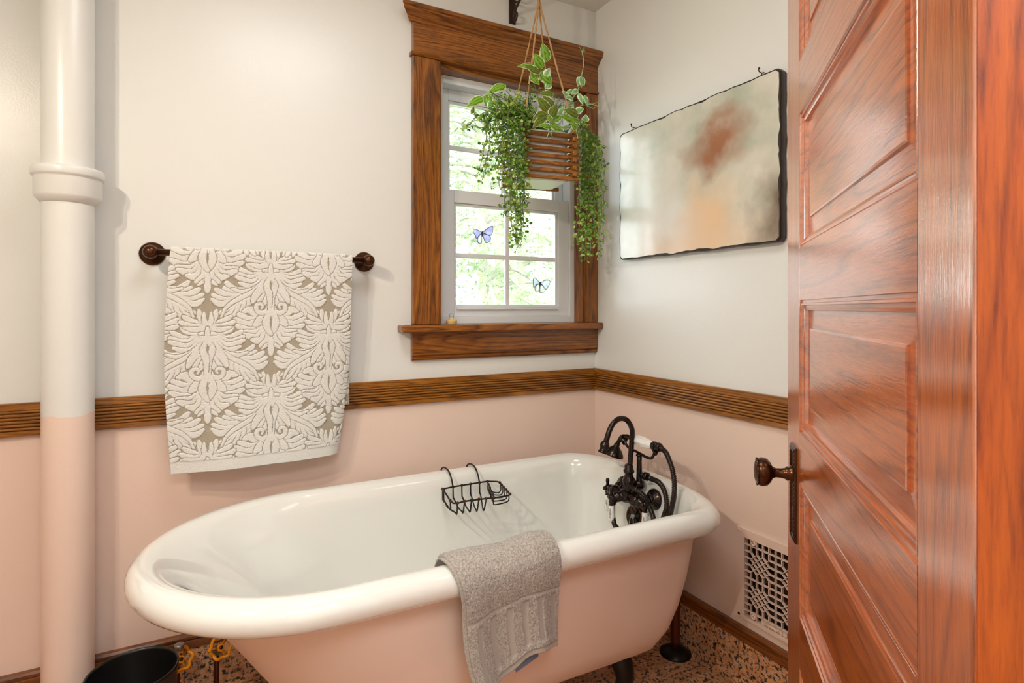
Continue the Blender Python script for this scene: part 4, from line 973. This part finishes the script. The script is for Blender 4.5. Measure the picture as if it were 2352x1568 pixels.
stem([z4(800, 1360, -.35), z4(830, 1440, -.352), z4(835, 1480, -.352), z4(815, 1490, -.352)], .001, name='root_tip'); stem([z4(795, 1450, -.35), z4(820, 1490, -.35), z4(848, 1535, -.35)], .001, name='root_tip')
stem([root_, z4(950, 1200, -.31), z4(1230, 1270, -.32), z4(1335, 1295, -.30)], .0014); stem([z4(1230, 1270, -.32), z4(1250, 1340, -.32), z4(1205, 1415, -.33), z4(1225, 1560, -.33)], .0014)
stem([np.array(pw(-.05, 0, .17)), z5(800, 420, -.27), z5(640, 330, -.28), z5(540, 240, -.27), z5(430, 290, -.28)], .0014); stem([np.array(pw(-.05, -.02, .17)), z5(660, 622, -.28), z5(500, 625, -.29), z5(300, 640, -.28), z5(140, 720, -.27)], .0012)
stem([z5(505, 820, -.30), z5(510, 900, -.30), z5(480, 1000, -.30), z5(470, 1060, -.3)], .0022)
# small leaved vines: every vine is a part, its tiny leaflets one piece of stuff
def vine(pts, n, sz, wild=.012, name='trailing_vine', t0=.0):
    pts = bez(pts, 30); P = np.array(pts); d = np.concatenate([[0], np.cumsum(np.linalg.norm(np.diff(P, axis=0), axis=1))])
    for i in range(1, len(P)): P[i] += np.array([rnd.gauss(0, wild*.12), rnd.gauss(0, wild*.12), 0])
    v = obj(name, MB().tube(P, .0011, 5), M['dstem'], hp)
    b = MB(); tint = []
    sm = MB()
    n = int(n*1.35)
    for k in range(n):
        t = (t0+(1-t0)*(k+rnd.random())/n)*d[-1]; c = np.array([np.interp(t, d, P[:, j]) for j in range(3)])
        a = rnd.uniform(0, 2*PI); out = np.array([math.cos(a), math.sin(a)*.8, rnd.uniform(-.9, .35)]); out /= np.linalg.norm(out)
        e = c+out*wild*rnd.uniform(.6, 1.5); sm.tube([c, e], .0006, 3, False)
        m_ = rnd.choice((2, 3, 3)); tn = rnd.betavariate(2.2, 2.2)
        for _ in range(m_):
            dr_ = out+np.array([rnd.gauss(0, .7), rnd.gauss(0, .7), rnd.gauss(-.3, .5)]); dr_ /= np.linalg.norm(dr_)
            nn_ = np.array([rnd.gauss(-.3, .6), rnd.gauss(-.8, .6), rnd.gauss(.4, .5)]); s_ = np.cross(dr_, nn_); s_ /= (np.linalg.norm(s_)+1e-9); n_ = np.cross(s_, dr_)
            L_ = sz*rnd.uniform(.7, 1.25); wq = L_*.42
            vs = [e, e+dr_*L_*.35+s_*wq*.8+n_*wq*.3, e+dr_*L_*.78+s_*wq+n_*wq*.25, e+dr_*L_*1.0+s_*wq*.35, e+dr_*L_*.9, e+dr_*L_*1.0-s_*wq*.35, e+dr_*L_*.78-s_*wq+n_*wq*.25, e+dr_*L_*.35-s_*wq*.8+n_*wq*.3, e+dr_*L_*.5-n_*wq*.15]
            b.add(vs, [(0, 1, 8), (1, 2, 8), (2, 3, 4, 8), (4, 5, 6, 8), (6, 7, 8), (7, 0, 8)], True); tint += [min(1, max(0, tn+rnd.gauss(0, .12)))]*9
    n0_ = len(b.v); b.add(sm.v, sm.f); tint += [.25]*len(sm.v)
    b.at['tint'] = np.array(tint, np.float32)
    obj('leaflets', b, M['sleaf'], v, kind='stuff')
SZ = .0102
for (xs, top, bot, n) in [(1150, 262, 430, 34), (1160, 258, 500, 46), (1168, 262, 540, 52), (1176, 265, 562, 56), (1183, 265, 566, 58), (1190, 268, 545, 52), (1197, 270, 520, 48), (1203, 272, 500, 44), (1208, 275, 465, 34), (1172, 262, 470, 40), (1187, 268, 480, 40), (1155, 258, 380, 30), (1142, 255, 352, 26), (1200, 275, 430, 36), (1165, 262, 400, 32), (1193, 268, 556, 40)]:
    oy = rnd.uniform(-.34, -.28); xe = xs+rnd.uniform(-4, 6)+(6 if bot > 500 else -2)
    vine([np.array(pw(-.07, -.05+rnd.uniform(-.04, .04), .172)), q(xs+8, top-22, oy+.02), q(xs-2, top+25, oy), q(xs, (top+bot)/2, oy), q(xe, bot, oy)], n, SZ, .0145, t0=.12)
for (xs, top, bot, n) in [(1120, 300, 405, 30), (1108, 320, 398, 24), (1116, 330, 412, 20)]:
    vine([np.array(pw(-.08, -.05, .172)), q(1150, 262, -.3), q(1125, 270, -.31), q(xs+8, top, -.31), q(xs, (top+bot)/2, -.31), q(xs-8, bot, -.31)], n, SZ, .012, t0=.3)
vine([np.array(pw(-.08, -.05, .172)), q(1150, 262, -.3), q(1115, 258, -.3), q(1090, 272, -.3), q(1075, 288, -.3), q(1060, 289, -.3)], 16, SZ, .010, t0=.35)
vine([np.array(pw(-.08, -.05, .172)), q(1152, 255, -.3), q(1118, 264, -.3), q(1088, 263, -.3), q(1082, 260, -.3)], 12, SZ*1.1, .009, t0=.35)
vine([np.array(pw(-.08, -.05, .172)), q(1160, 300, -.31), q(1146, 350, -.31), q(1138, 375, -.31), q(1132, 386, -.31)], 14, SZ*1.1, .009, t0=.35)
for (xs, top, bot, n) in [(1338, 300, 470, 40), (1346, 296, 560, 56), (1352, 298, 598, 62), (1358, 300, 590, 58), (1364, 302, 540, 50), (1372, 310, 590, 52), (1379, 322, 500, 36), (1384, 335, 560, 30), (1332, 310, 560, 40), (1325, 330, 520, 16), (1350, 300, 430, 36), (1342, 298, 585, 46), (1368, 305, 450, 30)]:
    oy = rnd.uniform(-.285, -.215); xe = xs+rnd.uniform(-5, 4)-(6 if bot > 550 and xs < 1370 else 0)
    vine([np.array(pw(.08, rnd.uniform(-.06, .06), .172)), q(1318+rnd.uniform(-4, 8), 280, oy), q(xs-2, top+12, oy), q(xs+2, (top+bot)/2, oy), q(xe, bot, oy)], n, SZ, .012, t0=.25)
for k in range(74):                                                     # bushy crown over the pot
    a = rnd.uniform(0, 2*PI); r_ = .085*math.sqrt(rnd.random()); p0 = np.array(pw(r_*math.cos(a)*.8, r_*math.sin(a)*.8, .165)); h = rnd.uniform(.02, .10)
    side = rnd.uniform(-.04, .04)
    if k < 10: e = q(rnd.uniform(1205, 1240), rnd.uniform(178, 235), -.26)
    elif k < 26: e = q(rnd.uniform(1105, 1200), rnd.uniform(208, 262), rnd.uniform(-.31, -.24))
    elif k < 34: e = q(rnd.uniform(1262, 1330), rnd.uniform(205, 262), rnd.uniform(-.30, -.22))
    elif k >= 46: e = q(rnd.uniform(1085, 1200), rnd.uniform(206, 300), rnd.uniform(-.36, -.22))
    else: e = p0+np.array([rnd.uniform(-.06, .06), rnd.uniform(-.05, .05), rnd.uniform(.02, .075)])
    vine([p0, .5*(p0+e)+np.array([0, 0, .02]), e], 13, SZ*.8, .012, name='bushy_sprig')
# ------------------------------------------------------------------ stained glass butterflies on the lower sash glass
def butterfly(px_, py_, sc, wings, label, tilt):
    o = at(px_, py_, 1, .0725); bt = thing('glass_butterfly', label, 'suncatcher', tuple(o), 'stained glass butterflies on the window')
    def W(p): x, z = p[0]*sc, p[1]*sc; return (o[0]+x*math.cos(tilt)-z*math.sin(tilt), o[2]+x*math.sin(tilt)+z*math.cos(tilt))
    for pts, mat in wings:
        P = bez([(x, y, 0) for x, y in pts]+[(*pts[0], 0)], 30)[:-1]; P = [W(p) for p in P]
        wg = obj('wing', MB().extrude(P, lambda p, a: (p[0], a, p[1]), o[1]-.0012, o[1]+.0012), mat, bt)
        obj('lead_edge', MB().tube([(p[0], o[1], p[1]) for p in P+[P[0]]], .0013, 6), M['lead'], wg)
    bd_ = [W((0, .16)), W((0, -.22))]; b = MB().tube([(p[0], o[1]-.002, p[1]) for p in (bd_[0], W((.0, .02)), bd_[1])], [.002, .0028, .0012], 8); b.ball((W((0, .19))[0], o[1]-.002, W((0, .19))[1]), .003, 8)
    obj('butterfly_body', b, M['lead'], bt)
    for s_ in (-1, 1): obj('antenna', MB().tube([(p[0], o[1]-.002, p[1]) for p in (W((0, .2)), W((s_*.10, .32)), W((s_*.2, .36)))], .0006, 5), M['steel'], bt)
butterfly(1107, 538, .0475, [([(0, .12), (-.25, .28), (-.62, .40), (-.82, .36), (-.78, .10), (-.62, -.10), (-.50, -.38), (-.22, -.10)], M['violet']), ([(.04, .10), (.35, .42), (.80, .70), (1.02, .72), (1.0, .40), (.92, .06), (.70, -.06), (.35, .06)], M['violet']), ([(-.04, .04), (-.28, -.10), (-.42, -.42), (-.36, -.70), (-.10, -.80), (-.02, -.50)], M['lilac']), ([(.06, .02), (.35, .02), (.74, -.10), (.80, -.36), (.60, -.62), (.36, -.68), (.16, -.30)], M['violet'])], 'violet stained glass butterfly on the upper left pane of the lower sash', 0)
butterfly(1240, 653, .0440, [([(-.02, .10), (-.30, .42), (-.62, .62), (-.74, .40), (-.72, 0), (-.66, -.30), (-.40, -.02)], M['paleblue']), ([(.04, .08), (.40, .34), (.86, .44), (1.16, .30), (.98, -.10), (.74, -.44), (.52, -.36), (.30, -.06)], M['paleblue']), ([(-.04, .02), (-.34, -.06), (-.56, -.40), (-.50, -.60), (-.26, -.74), (-.10, -.40)], M['clearwhite']), ([(.03, .0), (.30, -.10), (.54, -.42), (.52, -.70), (.20, -.80), (.0, -.72), (.0, -.30)], M['clearwhite'])], 'pale blue and white stained glass butterfly on the lower right pane', 0)
# ------------------------------------------------------------------ rubber stopper on the window stool
so_ = at(1037, 741, 1, .018); so_[2] = 1.112
st = thing('sink_stopper', 'cream rubber plug with a wire ring on the window stool', 'plug', tuple(so_))
obj('rubber_plug', MB().lathe([(.0185, 0), (.0195, .002), (.0210, .010), (.0215, .013), (.0200, .015), (.0080, .0155), (.0085, .023), (.0060, .025)], so_, seg=28), M['rubber'], st)
obj('wire_ring', MB().tube([(so_[0]+.0085*math.cos(a), so_[1]+.002*math.sin(a*2), so_[2]+.030+.0095*math.sin(a)) for a in np.linspace(-PI/2, 1.5*PI, 20)], .0010, 6, False), M['steel'], st)
# ------------------------------------------------------------------ waste bin
bn = thing('waste_bin', 'round black waste bin at the foot of the painted pipe', 'bin', (-1.628, -.265, 0))
bc = (-1.628, -.265, 0)
obj('bin_shell', MB().lathe([(.084, 0), (.086, .004), (.099, .252), (.1015, .254), (.1025, .258), (.1010, .262), (.0980, .262), (.0965, .256), (.083, .010), (.0, .008)], bc, seg=56, caps=False), M['plasticblk'], bn)
obj('bin_base', MB().lathe([(.0, .0008), (.084, .0008), (.084, .006), (0, .006)], bc, seg=40, caps=False), M['plasticblk'], bn)
# ------------------------------------------------------------------ supply valves with yellow handwheels
def valve(px_, py_, yv, label, nut):
    c = at(px_, py_, 1, yv); vt = thing('supply_valve', label, 'valve', (c[0], -.012, c[2]), 'yellow handled supply valves by the tub')
    ax = np.array([.25, -.80, .55]); ax /= np.linalg.norm(ax); b = MB()
    u = np.cross(ax, (0, 0, 1)); u /= np.linalg.norm(u); v = np.cross(u, ax); RW = .0285
    n = 48; rim_ = [c+(RW*(1+.10*math.cos(6*a)))*(math.cos(a)*u+math.sin(a)*v)+ax*(.003*math.cos(6*a)) for a in np.linspace(0, 2*PI, n+1)]
    b.tube(rim_, .0048, 8, False); b.lathe([(.009, -.006), (.011, 0), (.009, .004)], c, ax, 14)
    for k in range(3):
        for s_ in (0, PI): a = k*2*PI/3+.2; d = math.cos(a)*u+math.sin(a)*v; b.tube([c+d*.006, c+d*RW*.98], .0042, 6)
    obj('handwheel', b, M['yellow'], vt, label='yellow handwheel')
    obj('stem_screw', MB().lathe([(.0055, .002), (.0055, .007), (.003, .009)], c, ax, 12), M['bronze2'], vt)
    bc_ = c-ax*.045; b = MB(); b.lathe([(.006, 0), (.006, .03), (.010, .030), (.010, .040)][::-1] if False else [(.012, -.018), (.014, -.005), (.011, .005), (.0085, .016), (.0055, .02), (.0055, .04)], bc_, ax, 14); b.ball(bc_-ax*.008, .016, 14)
    obj('valve_body', b, M['steel'], vt)
    e = np.array([bc_[0], min(bc_[1], -.025), 0]); obj('supply_pipe', MB().tube(bez([bc_-ax*.01, bc_+np.array([0, 0, -.03]), (e[0], e[1], .05), e], 16), .0075, 12), M['copper'], vt)
    if nut: obj('hex_nut', MB().lathe([(.013, 0), (.015, .002), (.015, .012), (.012, .014)], c+np.array([-.004, .004, .030]), (0, 0, 1), 6), M['steel'], vt)
valve(415, 1514, -.085, 'yellow handled supply valve partly behind the black bin', True)
valve(507, 1487, -.085, 'yellow handled supply valve beside the pink tub shell', False)
# ------------------------------------------------------------------ vanity light, out of frame on the left wall
vl = thing('vanity_light', 'bronze two bulb vanity light on the left wall', 'wall lamp', (XD, -1.325, 2.05))
obj('light_bar', MB().box(XD, XD+.03, -1.58, -1.07, 2.115, 2.165), M['bronze2'], vl, bevel=.004)
for (x_, y_) in ((-2.28, -1.45), (-2.28, -1.20)):
    a_ = obj('lamp_arm', MB().tube(bez([(XD+.02, y_, 2.14), (x_-.02, y_, 2.16), (x_, y_, 2.12), (x_, y_, 2.095)], 12), .007, 8), M['bronze2'], vl)
    obj('bulb_socket', MB().lathe([(.016, 0), (.016, .03), (.010, .034)], (x_, y_, 2.086), (0, 0, 1), 16), M['bronze2'], a_)
hl = tag(obj('hall_fill_fixture', MB().lathe([(.10, 0), (.45, .004), (.45, .04), (.0, .05)], (-1.45, -2.65, 2.385), seg=32, caps=False), M['vinyl']), 'wide flush white fixture added on the hall ceiling for the fill light', 'ceiling lamp')  # invented fixture, out of view, goes with the hall fill
cl = thing('ceiling_fill_fixture', 'flush white fixture added above the bathroom floor for the fill light', 'ceiling lamp', (-1.15, -.95, 2.40))  # invented fixture, out of view, goes with the bathroom fill
obj('fill_pan', MB().lathe([(.10, 0), (.18, .004), (.18, .036), (.0, .039)], (-1.15, -.95, 2.40), seg=32, caps=False), M['vinyl'], cl)
# ------------------------------------------------------------------ outside: lawn and white pines
struct('ground', MB().box(-20, 26, .2, 40, -1.6, -1.5), M['ground'])
rp_ = random.Random(21)
def pine(x, y, h, r0, nb, reach, zlo, zhi, label, dens=1.0, seed=1, toward=None):
    R_ = random.Random(seed); tr = thing('pine_tree', label, 'tree', (x, y, -1.5), 'white pines outside the window')
    obj('trunk', MB().tube([(x+.05*math.sin(k), y, -1.5+h*k/8) for k in range(9)], [r0*(1.15-k*.08) for k in range(9)], 14), M['bark'], tr)
    b = MB(); tint = []; nb_ = MB()
    for k in range(nb):
        z_ = zlo+(zhi-zlo)*(k+R_.random())/nb; a = R_.uniform(0, 2*PI)
        if toward is not None and R_.random() < .6: a = toward+R_.gauss(0, .7)
        L_ = reach*R_.uniform(.6, 1.15); d = np.array([math.cos(a), math.sin(a), 0]); P = bez([(x, y, z_), np.array([x, y, z_])+d*L_*.4+np.array([0, 0, .05]), np.array([x, y, z_])+d*L_*.75+np.array([0, 0, -.10*L_]), np.array([x, y, z_])+d*L_+np.array([0, 0, -.12*L_])], 14)
        nb_.tube(P, [float(v) for v in np.linspace(.03, .006, len(P))], 5)
        for m_ in range(int(26*dens)):
            t = R_.uniform(.22, 1); c = np.array(P[min(len(P)-1, int(t*(len(P)-1)))])+np.array([R_.gauss(0, .13), R_.gauss(0, .13), R_.gauss(-.02, .09)])
            tn = R_.betavariate(2, 2); od = d*.6+np.array([R_.gauss(0, .5), R_.gauss(0, .5), R_.gauss(.1, .4)]); od /= np.linalg.norm(od)
            for _ in range(26):
                nd = od*.7+np.array([R_.gauss(0, .5), R_.gauss(0, .5), R_.gauss(-.15, .45)]); nd /= np.linalg.norm(nd); l_ = R_.uniform(.08, .15); s_ = np.cross(nd, (R_.random(), R_.random(), R_.random())); s_ /= np.linalg.norm(s_)+1e-9
                i0 = len(b.v); c_ = c
                b.v += [tuple(c_-s_*.0022), tuple(c_+s_*.0022), tuple(c_+nd*l_)]; b.f.append((i0, i0+1, i0+2)); b.sm.append(False); tint += [min(1, max(0, tn+R_.gauss(0, .15)))]*3
    obj('branches', nb_, M['bark'], tr)
    b.at['tint'] = np.array(tint, np.float32); obj('needles', b, M['needle'], tr, kind='stuff')
pine(1.14, 3.50, 9, .10, 60, 1.25, .6, 4.4, 'white pine with the thick trunk seen through the left panes', 1.0, 3, -1.9)
pine(2.45, 5.05, 10, .10, 56, 1.5, .4, 5.6, 'slimmer white pine standing behind, seen through the right panes', 1.0, 5, -1.9)
pine(.45, 5.6, 11, .11, 56, 1.7, .4, 6.0, 'white pine farther back at the left edge of the window', 1.0, 8, -1.2)
pine(3.6, 8.2, 12, .13, 60, 2.2, .2, 7.5, 'tall far white pine filling the right of the window', 1.2, 11, -1.9)
